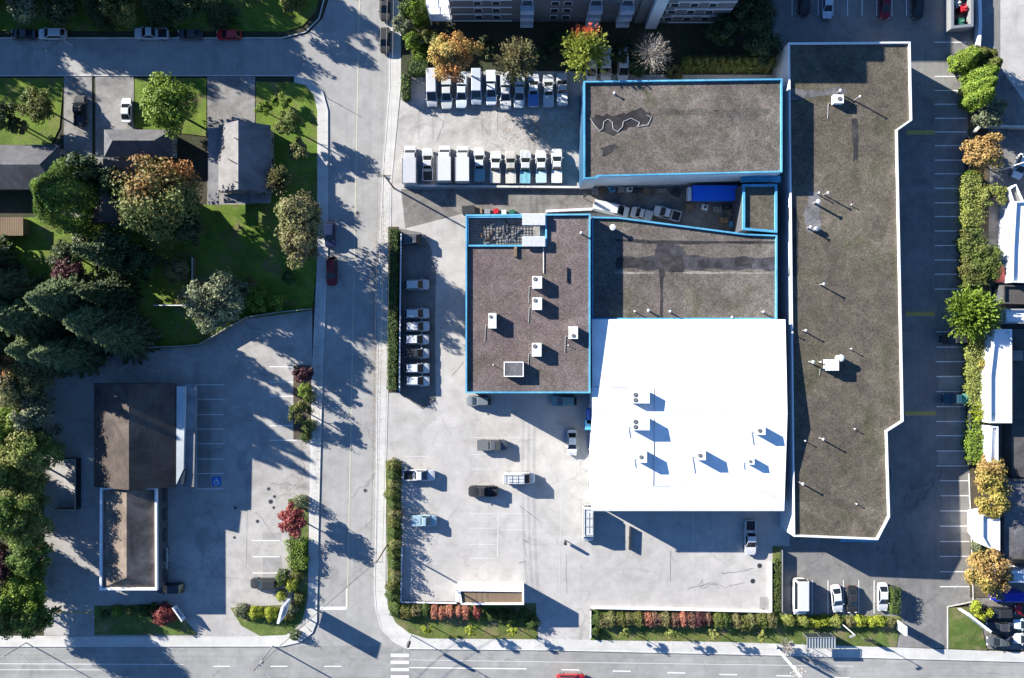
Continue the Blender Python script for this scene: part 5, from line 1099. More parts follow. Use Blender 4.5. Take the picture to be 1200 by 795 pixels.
def tree(label, px, py, r, h, mat, style='clump', ry=None, name='broadleaf_tree', cat='tree', group=None, dens=1.0, leaf=None, z0=.1, huebias=0, huescale=.5, huefn=None, low=.25):
    """px, py = middle of the crown, r = crown radius in metres, h = height in metres"""
    ry = ry or r; zc = h*(.5+low*.5); x, y = W(px, py, zc); root = empty(name, (x, y, z0), label, cat, group)
    leaf = leaf or (.13+.028*r)
    if style == 'shrub' and group: x += random.uniform(-.22, .22); y += random.uniform(-.25, .25); r *= random.uniform(.82, 1.12); ry *= random.uniform(.85, 1.15); h *= random.uniform(.8, 1.15); root.location = (x, y, z0)
    if style == 'clump':
        rz = h*(1-low)/2*1.05; n = int(dens*520*(r*ry)**.9/(leaf/.2)**1.3); n = max(500, min(n, 26000))
        p, nr, t = crown_pts(x, y, zc, r, ry, rz, n)
        hu = huefn(p, x, y) if huefn else huefield(p, huescale, huebias, px)
        leafmesh('crown', p, nr, leaf*rng.uniform(.6, 1.3, len(p)), t, hu, F[mat], root, (x, y, z0)); trunk(root, x, y, h, .06+.035*r, 5, r, z0)
    elif style == 'radial':
        nb = int(150*dens); per = 26 if mat != 'bare' else 9; P_, N_, D_, T_ = [], [], [], []
        for i in range(nb):
            a = rng.uniform(0, 2*np.pi); el = rng.uniform(-.1, 1.45); L_ = rng.uniform(.7, 1.08)
            d = np.array([math.cos(a)*math.cos(el)*r, math.sin(a)*math.cos(el)*ry, math.sin(el)*h*.5])*L_; tt = rng.random(per)**.6 if mat != 'bare' else np.linspace(.3, 1, per)
            q = d[None, :]*tt[:, None]+rng.normal(size=(per, 3))*(.16 if mat != 'bare' else .10)*tt[:, None]; P_.append(q); dn = d/np.linalg.norm(d)
            D_.append(dn[None, :]+rng.normal(size=(per, 3))*(.45 if mat != 'bare' else .3)); N_.append(rng.normal(size=(per, 3))+np.array([0, 0, .8])); T_.append(np.full(per, rng.random())*.5+rng.random(per)*.5)
        p = np.concatenate(P_)+np.array([x, y, z0+h*.45]); t = np.concatenate(T_)
        hu = huefn(p, x, y) if huefn else huefield(p, huescale, huebias, px)
        sz = (leaf if mat != 'bare' else .34)*rng.uniform(.7, 1.3, len(p))
        leafmesh('crown', p, np.concatenate(N_), sz, t, hu, F[mat], root, (x, y, z0), aspect=.42 if mat != 'bare' else .07, dirs=np.concatenate(D_)); trunk(root, x, y, h, .12, 9, r, z0)
    elif style == 'conifer':
        P_, N_, D_, T_ = [], [], [], []; lv = int(h*2.2); zb = h*.08
        for k in range(lv):
            f = k/lv; z = zb+(h-zb)*f; rr = r*(1-f)**.75*(1+.12*math.sin(k*2.3)); nb = max(5, int(13*(1-f*.6)*max(1, r/3)))
            for b in range(nb):
                a = 2*np.pi*(b+rng.random()*.9)/nb+k*.7; Lb = rr*rng.uniform(.72, 1.12); m_ = max(4, int(Lb*6.5*dens))
                tt = np.sqrt(rng.random(m_)); side = rng.normal(size=m_)*.22*(1.15-tt)*min(Lb, 2.2)
                q = np.stack([math.cos(a)*Lb*tt-math.sin(a)*side, math.sin(a)*Lb*tt+math.cos(a)*side, z-.30*Lb*tt**1.6+rng.normal(size=m_)*.1], 1)
                P_.append(q); D_.append(np.tile([math.cos(a), math.sin(a), -.35], (m_, 1))+rng.normal(size=(m_, 3))*.4); N_.append(np.tile([0, 0, 1.], (m_, 1))+rng.normal(size=(m_, 3))*.7); T_.append(np.full(m_, rng.random())*.5+rng.random(m_)*.5)
        p = np.concatenate(P_)+np.array([x, y, z0]); leafmesh('crown', p, np.concatenate(N_), leaf*rng.uniform(.7, 1.3, len(p)), np.concatenate(T_), huefield(p, huescale, huebias, px), F[mat], root, (x, y, z0), aspect=.5, dirs=np.concatenate(D_))
        mb = MB(); mb.tube((x, y, z0-.1), (x, y, z0+h*.97), .08+.02*h, .03, n=9); mb.build('trunk', M_bark, root)
    elif style == 'column':
        n = int(dens*330*r*h*.6); n = min(max(n, 600), 16000); a = rng.uniform(0, 2*np.pi, n); f = rng.random(n)
        lob = 1+.16*np.sin(a*5+px)+.10*np.sin(f*17+a*2); prof = np.clip(np.minimum(f*6+.35, 1)*(1-np.clip((f-.55)/.47, 0, 1)**1.7), .04, 1)*lob
        rad = (.72+.34*rng.random(n)**.7)*prof
        p = np.stack([x+np.cos(a)*r*rad, y+np.sin(a)*ry*rad, z0+.15+f*(h-.15)], 1)
        nr = np.stack([np.cos(a), np.sin(a), np.full(n, .45)], 1)+rng.normal(size=(n, 3))*.55
        t = .5+.28*np.sin(a*5+f*9)+rng.normal(size=n)*.22
        leafmesh('crown', p, nr, leaf*rng.uniform(.6, 1.3, n), t, huefield(p, huescale, huebias, px), F[mat], root, (x, y, z0)); mb = MB(); mb.tube((x, y, z0-.1), (x, y, z0+h*.8), .1+.02*h, .04, n=8); mb.build('trunk', M_bark, root)
    elif style == 'shrub':
        n = int(dens*max(260, 900*r*ry)); n = min(n, 5000); d = rng.normal(size=(n, 3)); d /= np.linalg.norm(d, axis=1, keepdims=True); d[:, 2] = np.abs(d[:, 2])
        lob = 1+.10*np.sin(d[:, 0]*7+px)+.10*np.sin(d[:, 1]*8+py)+.05*rng.normal(size=n); q = d*lob[:, None]*(.75+.27*rng.random(n)[:, None]**.6)
        p = q*np.array([r, ry, h])+np.array([x, y, z0+.05]); nr = d+rng.normal(size=(n, 3))*.5
        leafmesh('foliage', p, nr, (leaf if leaf else .14)*rng.uniform(.6, 1.2, n)*.75, rng.random(n)*.55+.45*(.5+.5*np.sin(d[:, 0]*9+px)*np.cos(d[:, 1]*8)), huefield(p, huescale, huebias, px), F[mat], root, (x, y, z0))
        mb = MB(); mb.tube((x, y, z0-.05), (x, y, z0+h*.6), .06, .03, n=6)
        for k in range(4): mb.tube((x, y, z0+h*.2), (x+math.cos(k*1.6)*r*.5, y+math.sin(k*1.6)*ry*.5, z0+h*.6), .03, .015, n=5)
        mb.build('stem', M_bark, root)
    return root
def hedge(label, pts, w, h, mat, name='hedge', cat='hedge', group=None, z0=WALK, dens=1.0, leaf=.13, rough=.12, huebias=0, wob=0.0):
    q = P(pts, h); root = empty(name, (*q[0], z0), label, cat, group); P_, N_ = [], []
    for a, b in zip(q, q[1:]):
        L_ = math.hypot(b[0]-a[0], b[1]-a[1]); n = int(dens*L_*(w+2*h)*52*(.13/leaf)**1.5); ux, uy = (b[0]-a[0])/L_, (b[1]-a[1])/L_
        t = rng.random(n)*L_; per = w+2*h; s_ = rng.random(n)*per
        lump = 1+wob*np.sin(t*1.7+pts[0][0])+wob*.6*np.sin(t*3.9)
        off = np.where(s_ < h, -w/2, np.where(s_ < h+w, s_-h-w/2, w/2))*lump+rng.normal(size=n)*rough
        z = np.where(s_ < h, s_, np.where(s_ < h+w, h, per-s_))*(.85+.15*lump)+rng.normal(size=n)*rough
        N_.append(np.stack([-uy*np.sign(off)*(s_ < h)+rng.normal(size=n)*.6-uy*np.sign(off)*(s_ > h+w), ux*np.sign(off)*((s_ < h) | (s_ > h+w))+rng.normal(size=n)*.6, ((s_ > h) & (s_ < h+w))*1.0+.3+rng.normal(size=n)*.3], 1))
        P_.append(np.stack([a[0]+ux*t-uy*off, a[1]+uy*t+ux*off, z0+np.maximum(z, .03)], 1))
    p = np.concatenate(P_); tt = rng.random(len(p))*.6+.4*(.5+.5*np.sin(p[:, 0]*2.1)*np.cos(p[:, 1]*2.4))
    leafmesh('foliage', p, np.concatenate(N_), leaf*rng.uniform(.7, 1.3, len(p)), tt, huefield(p, .5, huebias), F[mat], root, (q[0][0], q[0][1], z0))
    mb = MB()
    for a, b in zip(q, q[1:]):
        mb.bar(a, b, w*.7, z0, z0+h*.85)
    mb.build('inner_twigs', M_twig, root)
    return root
M_twig = plain('hedge_core', (.02, .03, .012), .95)

# trees north of the side street
for i, (x, y, r, h, st, m) in enumerate([(-190, 8, 3.4, 9.5, 'conifer', 'dark'), (-150, 4, 3.4, 9, 'clump', 'dark'), (-112, 8, 3.2, 9.5, 'conifer', 'dark'), (-72, 4, 3.4, 9, 'clump', 'dark'), (30, 6, 3.4, 7.5, 'clump', 'grey'), (70, 4, 3.6, 9.5, 'clump', 'dark'), (108, 8, 3.0, 9, 'conifer', 'dark'), (142, 4, 3.8, 9.2, 'clump', 'mid'), (178, 8, 3.2, 9, 'conifer', 'dark'), (212, 4, 3.6, 8.8, 'clump', 'dark'), (248, 4, 3.2, 9, 'conifer', 'dark'), (292, -12, 2.8, 9.5, 'clump', 'mid'), (342, 0, 2.6, 3.5, 'clump', 'mid'), (330, -34, 2.6, 9, 'conifer', 'dark')]):
    vis = x > -30
    tree('%s tree in the top left row, %s' % ({'conifer': 'dark conifer', 'clump': 'leafy'}[st], ('outside the left edge, %s from the left' % ORD[i]) if not vis else ['silvery one at the far left', 'above the white estate car', 'left of the street light patch', 'biggest crown at the top', 'above the white pickup', 'right of the white pickup', 'above the bright red car', 'right above the lawn corner', 'low one at the tip of the corner lawn', 'beyond the top by the main road'][i-4]), x, y, r, h, m, st, group='trees above the side street', name='conifer_tree' if st == 'conifer' else 'broadleaf_tree')
for i, (x, y, h) in enumerate([(-345, -40, 15), (-310, -36, 16), (-275, -42, 15), (-240, -38, 16), (-205, -40, 15.5), (-170, -36, 15), (-84, -44, 13), (-52, -38, 15), (-22, -42, 16), (8, -38, 15), (38, -42, 16), (68, -36, 15), (98, -42, 16), (126, -38, 15), (150, -46, 14), (196, -108, 16), (226, -100, 14), (-300, -100, 16), (-262, -96, 15), (-225, -102, 16), (-188, -98, 15), (-152, -100, 16), (-116, -96, 15), (-80, -102, 16), (-44, -98, 15), (-8, -100, 16), (28, -96, 15), (64, -102, 16), (100, -98, 15), (130, -100, 14)]):
    tree('tall tree beyond the top edge, standing %s from the left' % (ORD[i] if i < 20 else 'twenty-' + ORD[i-20]) + (' in the near rank' if i < 17 else ' in the far rank'), x, y+0, 4.0, h, 'dark', 'conifer' if i % 3 == 1 else 'clump', name='tall_tree', group='tall trees beyond the top edge', leaf=.34, low=.05, dens=1.1)
for i, (x, y, r, h, m, st, lb) in enumerate([(138, 292, 3.8, 11, 'dark', 'clump', 'dark tree added for shade in the garden under the hidden house'), (222, 268, 3.2, 12, 'dark', 'clump', 'dark tree added for shade below the big autumn tree'), (112, 296, 3.8, 19, 'dark', 'conifer', 'dark spruce added for shade left of the lit grass sliver'), (168, 308, 3.2, 8, 'dark', 'clump', 'low dark tree added for shade in the middle of the garden'), (100, 200, 3.0, 13, 'dark', 'clump', 'dark tree added for shade over the left driveway'), (135, 215, 3.4, 11, 'dark', 'clump', 'dark tree added for shade beside the big autumn tree')]):  # trees added as shade casters where the garden is only dark ground
    tree(lb, x, y, r, h, m, st, leaf=.28, name='garden_tree', group='dark trees added to shade the garden')
# gardens
tree('dark round tree on the far left front lawn', 42, 122, 3.3, 6, 'mid')
tree('dark tree cut by the left edge below the side street', 2, 135, 3.0, 7, 'dark')
tree('pale shrub tree at the left edge over the brown bungalow', 22, 150, 1.8, 4, 'olive')
tree('bright green spreading tree in front of the hip roofed bungalow', 196, 125, 5.2, 8, 'bright', dens=1.1, leaf=.26)
tree('large multicoloured autumn tree with red and orange top', 190, 236, 7.0, 18, 'mixed', ry=7.8, dens=1.4, leaf=.30, low=.04, huefn=lambda p, x, y: np.clip(.12+.08*(p[:, 1]-y)+.35*np.sin(p[:, 0]*.6)*np.sin(p[:, 1]*.55+1)+rng.normal(size=len(p))*.15, 0, 1))
tree('tall rounded green tree with bright left rim', 76, 232, 3.9, 18, 'edged', 'column', ry=5.3, leaf=.27, low=.1)
tree('low green shrub behind the gable house corner', 308, 128, 1.7, 3, 'bright')
tree('round dark leaved tree on the corner lawn', 338, 146, 2.6, 6.5, 'mid')
tree('small yellowish tree on the corner lawn near the kerb', 350, 176, 2.1, 3.6, 'olive')
tree('shrub with pale leaves on the upper corner lawn', 330, 118, 1.8, 2.6, 'bright')
tree('olive star shaped tree touching the gable house', 325, 211, 2.8, 6, 'olive', 'radial')
tree('tall olive columnar tree standing at the kerb', 352, 264, 3.5, 14, 'olive', 'clump', ry=7.6, dens=1.5, leaf=.25, low=.1)
tree('small pale green tree on the lawn above the yard fence', 276, 338, 2.4, 4, 'grey', leaf=.18)
tree('large grey olive tree at the curve of the yard fence', 252, 355, 5.4, 11, 'grey', dens=1.1, leaf=.26)
tree('small pinkish grey tree in the lit garden corner', 206, 315, 2.7, 4.5, 'olive')
tree('yellow green shrub group beside the lower garden fence', 300, 352, 2.6, 2.8, 'bright')
tree('pale green shrub on the lower right of the garden', 325, 351, 2.6, 2.8, 'bright', ry=1.8)
tree('pale shrub above the grey olive tree', 290, 340, 2.2, 2.6, 'olive')
tree('small dark shrub in the shaded lawn', 338, 325, 1.5, 2.2, 'hedge')
tree('feathery pale shrub below the bright rimmed tree', 98, 286, 2.6, 4, 'grey')
tree('dark round shrub tree right below the lit lawn', 78, 300, 3.4, 6, 'dark')
tree('maroon leaved tree among the dark conifers', 82, 318, 3.2, 6, 'maroon')
for i, (x, y, r, h, m, lb) in enumerate([(60, 352, 6.0, 19, 'conifer', 'largest blue green cedar in the left grove'), (20, 375, 5.6, 20, 'conifer', 'cedar at the left edge below the maroon tree'), (100, 378, 5.4, 17, 'conifer', 'cedar at the right side of the left grove'), (35, 410, 5.0, 17, 'conifer', 'lowest cedar of the left grove'), (-22, 345, 5.5, 20, 'conifer', 'cedar just outside the left edge, upper one'), (128, 394, 4.8, 14, 'conifer', 'dark cedar reaching over the fence curve'), (-28, 400, 5.5, 18, 'conifer', 'cedar just outside the left edge, lower one'), (-60, 300, 5.5, 18, 'conifer', 'cedar far outside the left edge'), (112, 345, 3.8, 15, 'dark', 'slim dark cedar at the garden edge'), (62, 415, 4.2, 18, 'conifer', 'pale tipped cedar above the restaurant')]):
    tree(lb, x, y, r, h, m, 'conifer', name='cedar_tree', group='cedars of the left grove', leaf=.25, dens=2.2)
for i, (x, y, r, h, m, st, lb) in enumerate([(26, 448, 4.6, 12.15, 'olive', 'clump', 'olive tree with pinkish tint below the left grove'), (8, 430, 3.6, 12.15, 'mixed', 'clump', 'reddish tree at the left edge'), (42, 487, 4.0, 11, 'grey', 'clump', 'grey green tree bending over the restaurant yard'), (14, 500, 4.2, 12.15, 'bright', 'clump', 'bright olive green tree at the left edge'), (38, 530, 4.2, 12.15, 'edge', 'clump', 'green tree left of the fenced pen, upper one'), (10, 545, 4.2, 13.5, 'edge', 'clump', 'green tree at the left edge beside the pen'), (32, 572, 4.0, 11.475, 'edge', 'clump', 'green tree left of the fenced pen, lower one'), (8, 600, 4.4, 13.5, 'edged', 'clump', 'dark green tree at the left edge below the pen'), (34, 618, 3.8, 11.475, 'edge', 'clump', 'tree with lit top left of the restaurant wing'), (6, 662, 3.0, 11, 'maroon', 'clump', 'dark red tree at the left edge'), (38, 655, 3.4, 11, 'edged', 'clump', 'dark tree right of the dark red one'), (28, 695, 4.0, 11, 'bright', 'clump', 'yellow green tree at the lower left'), (8, 722, 3.6, 11, 'edge', 'clump', 'green tree in the lower left corner'), (44, 725, 2.8, 11, 'edged', 'clump', 'dark low tree beside the lower left driveway'), (-25, 470, 4.5, 9, 'edge', 'clump', 'tall tree outside the left edge, highest'), (-25, 560, 4.5, 9, 'edge', 'clump', 'tall tree outside the left edge, middle'), (-28, 640, 4.5, 9, 'edge', 'clump', 'tall tree outside the left edge, lowest'), (-25, 430, 4.5, 9, 'edge', 'clump', 'tall tree just beyond the left edge by the cedars'), (-30, 700, 4.5, 14.85, 'edge', 'clump', 'tree outside the lower left corner')]):
    tree(lb, x, y, r*1.05, h, m, st, leaf=.22, dens=1.5, low=.0, group='trees along the left edge')
# restaurant planting
tree('round red ball shrub on the grass by the restaurant', 190, 721.5, 2.0, 2.4, 'red', 'shrub', name='round_shrub', cat='shrub', z0=.16)
for i, (x, y, r, m) in enumerate([(137, 718, 1.0, 'bright'), (151, 718.5, .8, 'mid'), (168, 718, 1.1, 'hedge'), (122, 720, .9, 'hedge'), (180, 712, .9, 'hedge')]):
    tree(['bright green shrub, second from the left below the restaurant', 'small mid green shrub, third below the restaurant', 'dark shrub touching the red ball shrub', 'dark shrub, leftmost below the restaurant', 'dark shrub just above the red ball shrub'][i], x, y, r, 1.3, m, 'shrub', name='round_shrub', cat='shrub', group='shrubs below the restaurant', z0=.16)
tree('large red leaved maple in the strip by the road', 341.5, 612, 2.8, 5.8, 'red', name='maple_tree', leaf=.2, dens=1.1, ry=3.1)
tree('small maroon tree at the top of the road strip', 355, 438.5, 1.8, 4.4, 'maroon', leaf=.17)
tree('round green tree in the middle of the road strip', 352, 484, 2.1, 5.2, 'mid', leaf=.18)
tree('bright shrub under the small maroon tree', 356, 458, 1.3, 2.4, 'bright', 'shrub', name='round_shrub', cat='shrub')
tree('green shrub between the maroon and the round green tree', 361, 466, 1.1, 3.2, 'mid', 'shrub', name='round_shrub', cat='shrub')
tree('dark green shrub at the lower end of the road strip', 360, 500, 1.3, 3.0, 'mid', 'shrub', name='round_shrub', cat='shrub')
tree('low shrub closing the lower end of the road strip', 358, 512, 1.0, 1.4, 'hedge', 'shrub', name='round_shrub', cat='shrub')
hedge('mixed green hedge strip below the red maple', [(346, 632), (348, 652), (348, 668)], 3.2, 1.4, 'bright', wob=.15)
for i, (x, y, r, h, m, lb) in enumerate([(331, 679, 1.35, 1.9, 'hedge', 'dark green ball shrub beside the black car'), (343, 687.5, 1.35, 1.7, 'lime', 'lime ball shrub right of the dark ball'), (329, 700, 1.05, 1.5, 'lime', 'small lime ball shrub above the pylon sign'), (298, 718, 1.35, 1.7, 'lime', 'lime ball shrub left of its twin in the corner planting'), (316.5, 719, 1.2, 1.6, 'lime', 'lime ball shrub touching the pylon sign'), (281, 716, 1.3, 1.4, 'grey', 'grey green shrub at the left end of the corner planting'), (350, 700, 1.1, 1.3, 'mid', 'mid green shrub below the lime ball by the road'), (341, 712, 1.2, 1.1, 'grey', 'grey leaved shrub right of the pylon sign'), (336, 722, 1.1, .8, 'mid', 'low shrub below the pylon sign'), (351, 588, 1.3, 2.2, 'grey', 'grey green shrub above the red maple'), (347, 673, 1.2, 1.6, 'mid', 'green shrub at the foot of the mixed hedge')]):
    tree(lb, x, y, r, h, m, 'shrub', name='round_shrub', cat='shrub', group='shrubs of the corner planting', z0=.16)
tree('tiny tree at the road edge below the restaurant lot', 345, 745, 1.0, 1.5, 'hedge', 'shrub', name='round_shrub', cat='shrub')
# street hedges
hedge('tall clipped hedge between the sidewalk and the storage fence', [(461, 268), (460, 360), (459, 457)], 1.5, 2.8, 'hedge', dens=.8, wob=.06)
hedge('clipped dark hedge above the left end of the fleet lot', [(477, 78), (502, 78)], 2.4, 2.2, 'hedge', dens=.8)
hedge('clipped dark hedge along the left side of the fleet lot', [(475, 86), (475, 116)], 1.3, 2.0, 'hedge')
for i, (y, r) in enumerate([(546, 1.5), (557, 1.4), (568, 1.3), (580, 1.4), (591, 1.2), (602, 1.4), (614, 1.3), (626, 1.2), (639, 1.4), (651, 1.3), (663, 1.2), (675, 1.3), (687, 1.2), (699, 1.3)]):
    tree('%s shrub from the top in the hedge row left of the south lot' % ORD[i], 461+(i % 3)-1, y, r, 2.3, ['mid', 'hedge', 'olive'][i % 3], 'shrub', ry=1.1, name='hedge_shrub', cat='shrub', group='hedge shrubs left of the south lot', z0=.16)
for i, (x, r) in enumerate([(466, 1.3), (477, 1.3), (488, 1.2), (498, 1.2)]):
    tree('%s green shrub from the left below the low white wall' % ORD[i], x, 716, r, 1.6, ['hedge', 'mid', 'olive', 'hedge'][i], 'shrub', name='hedge_shrub', cat='shrub', group='green shrubs left of the salmon ones', z0=.16)
for i, (x, m) in enumerate([(508, 'pink'), (519, 'pink'), (528, 'pink'), (536.5, 'pink'), (546, 'pink'), (559, 'red')]):
    tree(['leftmost salmon shrub in the row by the kiosk', 'second salmon shrub in the row by the kiosk', 'third salmon shrub in the row by the kiosk', 'fourth salmon shrub in the row by the kiosk', 'rightmost salmon shrub in the row by the kiosk', 'crimson shrub at the right end of the salmon row'][i], x, 717.5, .85, 1.8, m, 'shrub', ry=1.2, name='salmon_shrub', cat='shrub', group='salmon shrubs by the kiosk', z0=.16)
for i, x in enumerate((575, 588, 601, 614, 624)):
    tree('%s dark shrub from the left in the kiosk shade' % ORD[i], x, 722 if i < 4 else 730, 1.2, 1.5, 'hedge', 'shrub', name='hedge_shrub', cat='shrub', group='dark shrubs in the kiosk shade', z0=.16)
mm = ['hedge', 'olive', 'olive', 'mid', 'olive', 'mid', 'pink', 'dusty', 'olive', 'dusty', 'pink', 'dusty', 'maroon', 'dusty', 'mid', 'hedge', 'olive', 'mid', 'olive', 'mid', 'olive']
xs = np.linspace(698, 903, 21)
for i, x in enumerate(xs):
    m = mm[i]; c = {'hedge': 'dark green', 'olive': 'olive', 'mid': 'mid green', 'pink': 'salmon', 'dusty': 'dusty pink', 'maroon': 'maroon'}[m]
    k = (ORD+['twenty-first'])[i]
    tree('%s shrub, %s from the left in the hedge under the south lot' % (c, k), x, 725+x*.004+(2 if i in (17, 18) else 0), 1.15+.25*((i*7) % 3)/2, 1.7, m, 'shrub', ry=1.35, name='hedge_shrub', cat='shrub', group='hedge shrubs under the south lot', z0=.16)
tree('dark shrub at the driveway end of the long hedge', 698, 740, 1.0, 1.2, 'hedge', 'shrub', name='hedge_shrub', cat='shrub', z0=.16)
for i, (x, m, r) in enumerate([(924, 'hedgey', 1.2), (944, 'hedgey', 1.2), (955, 'lime', 1.2), (966, 'lime', 1.2), (981, 'hedgey', 1.3), (996, 'olive', 1.1), (1009, 'lime', 1.1), (1020, 'lime', 1.2), (1031, 'lime', 1.2), (1044, 'olive', 1.1)]):
    tree('%s clipped shrub, %s from the left below the minibus row' % ({'hedgey': 'yellowish', 'lime': 'lime', 'olive': 'dull olive'}[m], ORD[i]), x, 728.5, r*1.15, 1.4, m, 'shrub', ry=.95, name='clipped_shrub', cat='shrub', group='clipped shrubs below the minibus row', z0=.16)
hedge('short dark hedge beside the rightmost white sedan', [(1050.5, 690), (1050.5, 720)], 1.4, 2.0, 'hedge')
hedge('narrow grass hedge strip between the south lot and the minibus', [(911, 655), (911, 716)], 1.2, .5, 'mid')
for i, (x, y) in enumerate([(500, 738), (552, 738.5), (600, 740), (733, 742), (787, 743.5), (837, 743.5), (892, 746)]):
    tree('young lime tree on the verge, %s' % ['leftmost, near the crosswalk', 'below the salmon shrubs', 'near the driveway below the kiosk', 'first right of the driveway', 'second right of the driveway', 'third right of the driveway', 'beside the pale utility pole'][i], x, y, 1.15, 4.3, 'lime' if i < 3 else 'hedgey', 'clump', name='young_tree', group='young trees on the verge', leaf=.11, dens=.7, z0=.16, low=.35)
tree('bare grey branching street tree beside the pale utility pole', 922, 759, 1.6, 4.5, 'bare', 'radial', dens=.5, z0=.14)
# apartment garden trees
tree('glowing orange autumn tree above the fleet trucks', 530, 66, 4.0, 12, 'orange', ry=4.6, leaf=.2, dens=1.3)
tree('olive spiky tree above the middle of the fleet trucks', 605, 69, 4.1, 12.5, 'olive', 'radial', dens=1.6, leaf=.24)
tree('yellow green spiky tree with bright red top', 687, 58, 4.5, 14, 'firetop', 'radial', dens=1.9, leaf=.26, huefn=lambda p, x, y: np.clip((p[:, 1]-y-.6)*.5-np.abs(p[:, 0]-x)*.25+rng.normal(size=len(p))*.12, 0, 1))
tree('bare greyish pink tree between the apartment and the north roof', 765, 62, 3.6, 11.5, 'bare', 'radial', dens=1.6)
for i, (x, y, r, h, m, st, lb) in enumerate([(473, 25, 2.3, 4, 'grey', 'clump', 'pale green shrub tree at the top of the road, lowest'), (487, 12, 2.0, 6, 'bright', 'column', 'bright columnar cedar beside the balconies'), (484, 45, 1.6, 3.5, 'bright', 'column', 'bright columnar shrub below the balconies'), (499, 42, 1.9, 3.5, 'mid', 'clump', 'round green tree left of the orange tree'), (510, 52, 2.2, 3.4, 'mid', 'clump', 'pale round shrub left above the orange tree'), (492, 62, 1.8, 1.4, 'bright', 'shrub', 'low yellowish shrub by the clipped hedge'), (478, 4, 2.2, 6, 'hedge', 'clump', 'dark tree at the very top beside the main road'), (655, 45, 2.2, 3, 'dark', 'clump', 'dark shrub below the apartment bays'), (570, 55, 2.0, 3, 'dark', 'clump', 'dark shrub between the orange and olive trees'), (640, 60, 2.0, 3, 'dark', 'clump', 'dark shrub right of the olive tree'), (730, 62, 2.4, 3.5, 'dark', 'clump', 'dark shrub left of the bare tree'), (745, 78, 2.2, 2.4, 'hedge', 'clump', 'low dark shrub by the north parapet'), (790, 84, 1.8, 2.4, 'olive', 'clump', 'olive shrub by the north parapet'), (848, 35, 3.0, 6, 'dark', 'clump', 'dark tree at the right corner of the apartment block'), (888, 20, 3.8, 8, 'dark', 'clump', 'big dark tree right of the apartment block'), (895, 55, 3.6, 7, 'dark', 'clump', 'dark tree beside the long building corner'), (880, -15, 3.6, 8, 'dark', 'clump', 'dark tree at the very top right of the apartments')]):
    tree(lb, x, y, r, h, m, st, leaf=.2, name='garden_tree', group='garden trees around the apartment block')
for i in range(11):
    tree('%s cedar from the left in the dark row behind the north building' % ORD[i], 806+i*9.6, 73, 1.1, 5.0, 'mid', 'column', name='hedge_cedar', group='cedars behind the north building', leaf=.17, dens=.9)
# east planting
for i, (x, y, h, m) in enumerate([(1128, 72, 7.5, 'bright'), (1138, 70, 7, 'mid'), (1150, 72, 6, 'mid'), (1152, 82, 8, 'mid'), (1146, 92, 9, 'bright'), (1145, 104, 9, 'bright'), (1143, 116, 8.5, 'bright')]):
    tree('lime green columnar cedar by the top bays, %s' % ['leftmost and lying alone', 'second from the left', 'darker one behind', 'right of the shaded hollow', 'uppermost of the tight trio', 'middle of the tight trio', 'lowest of the tight trio'][i], x+4, y-2, 1.7, h, m, 'column', name='columnar_cedar', group='columnar cedars by the top bays', leaf=.2, low=.0, dens=1.2)
tree('pale grey green tree above the retaining wall', 1161, 133, 3.0, 5, 'grey', leaf=.2)
tree('round yellow brown tree below the retaining wall', 1154, 182, 3.7, 6, 'yellow', leaf=.22, huebias=.15)
hedge('pale yellow green hedge, upper stretch beside the east bays', [(1140, 205), (1141, 235), (1141, 265)], 2.6, 2.2, 'hedgey', leaf=.16, wob=.2, rough=.34, dens=1.4)
hedge('darker green hedge, stretch above the big lime tree', [(1141, 268), (1142, 300), (1144, 335)], 3.0, 2.6, 'mid', leaf=.17, wob=.22, rough=.34, dens=1.4)
hedge('yellow green hedge, stretch below the big lime tree', [(1147, 395), (1147, 440), (1147, 475)], 2.6, 2.4, 'hedgey', leaf=.16, wob=.22, rough=.34, dens=1.4)
hedge('fresh green hedge, stretch above the yellow orange trees', [(1147, 505), (1147, 540)], 2.8, 2.2, 'bright', leaf=.16, wob=.2, rough=.34, dens=1.4)
hedge('long low pale green hedge running behind all the east bays', [(1139, 200), (1140, 330), (1145, 400), (1145, 545)], 1.8, 1.5, 'bright', leaf=.16, wob=.12, rough=.3, dens=1.3)
tree('spreading pale shrub bulging from the upper hedge', 1163, 231, 3.4, 3.5, 'hedgey', ry=2.2, leaf=.17)
tree('green shrub bulging right of the darker hedge', 1156, 305, 2.8, 4, 'mid', ry=4.2, leaf=.18)
tree('big bright lime tree overhanging the east bays', 1143, 368, 5.4, 8, 'bright', 'radial', dens=2.6, leaf=.3, ry=5.0)
tree('feathery lime tree pointing right beside the white hall', 1163, 483, 3.6, 4.5, 'lime', 'radial', ry=2.2, leaf=.24, dens=1.2)
tree('yellow and pink tree behind the yellow green hedge', 1156, 425, 2.4, 4, 'yellow', leaf=.2)
tree('orange yellow tree, upper one near the lit kerb', 1162, 556, 3.4, 6, 'yellow', leaf=.22, huebias=.25)
tree('golden yellow tree, lower one near the lit kerb', 1162, 588, 3.6, 6, 'yellow', leaf=.22, huebias=-.35)
tree('large orange yellow round tree above the neighbour lot', 1159, 668, 4.0, 7, 'yellow', leaf=.2, dens=1.3, ry=4.6, huebias=.1)
tree('small bright yellow shrub beside the wide white sign', 1151, 716, 2.2, 2.6, 'lime', leaf=.16)
for i, (x, y, r, m) in enumerate([(1147, 622, 1.2, 'hedge'), (1147, 640, 1.2, 'grey'), (1142, 610, 1.0, 'olive')]):
    tree('low %s shrub along the east kerb, %s' % ({'hedge': 'dark', 'grey': 'grey', 'olive': 'olive'}[m], ('middle', 'lowest', 'highest')[i]), x, y, r, 1.2, m, 'shrub', name='round_shrub', cat='shrub', z0=.16)

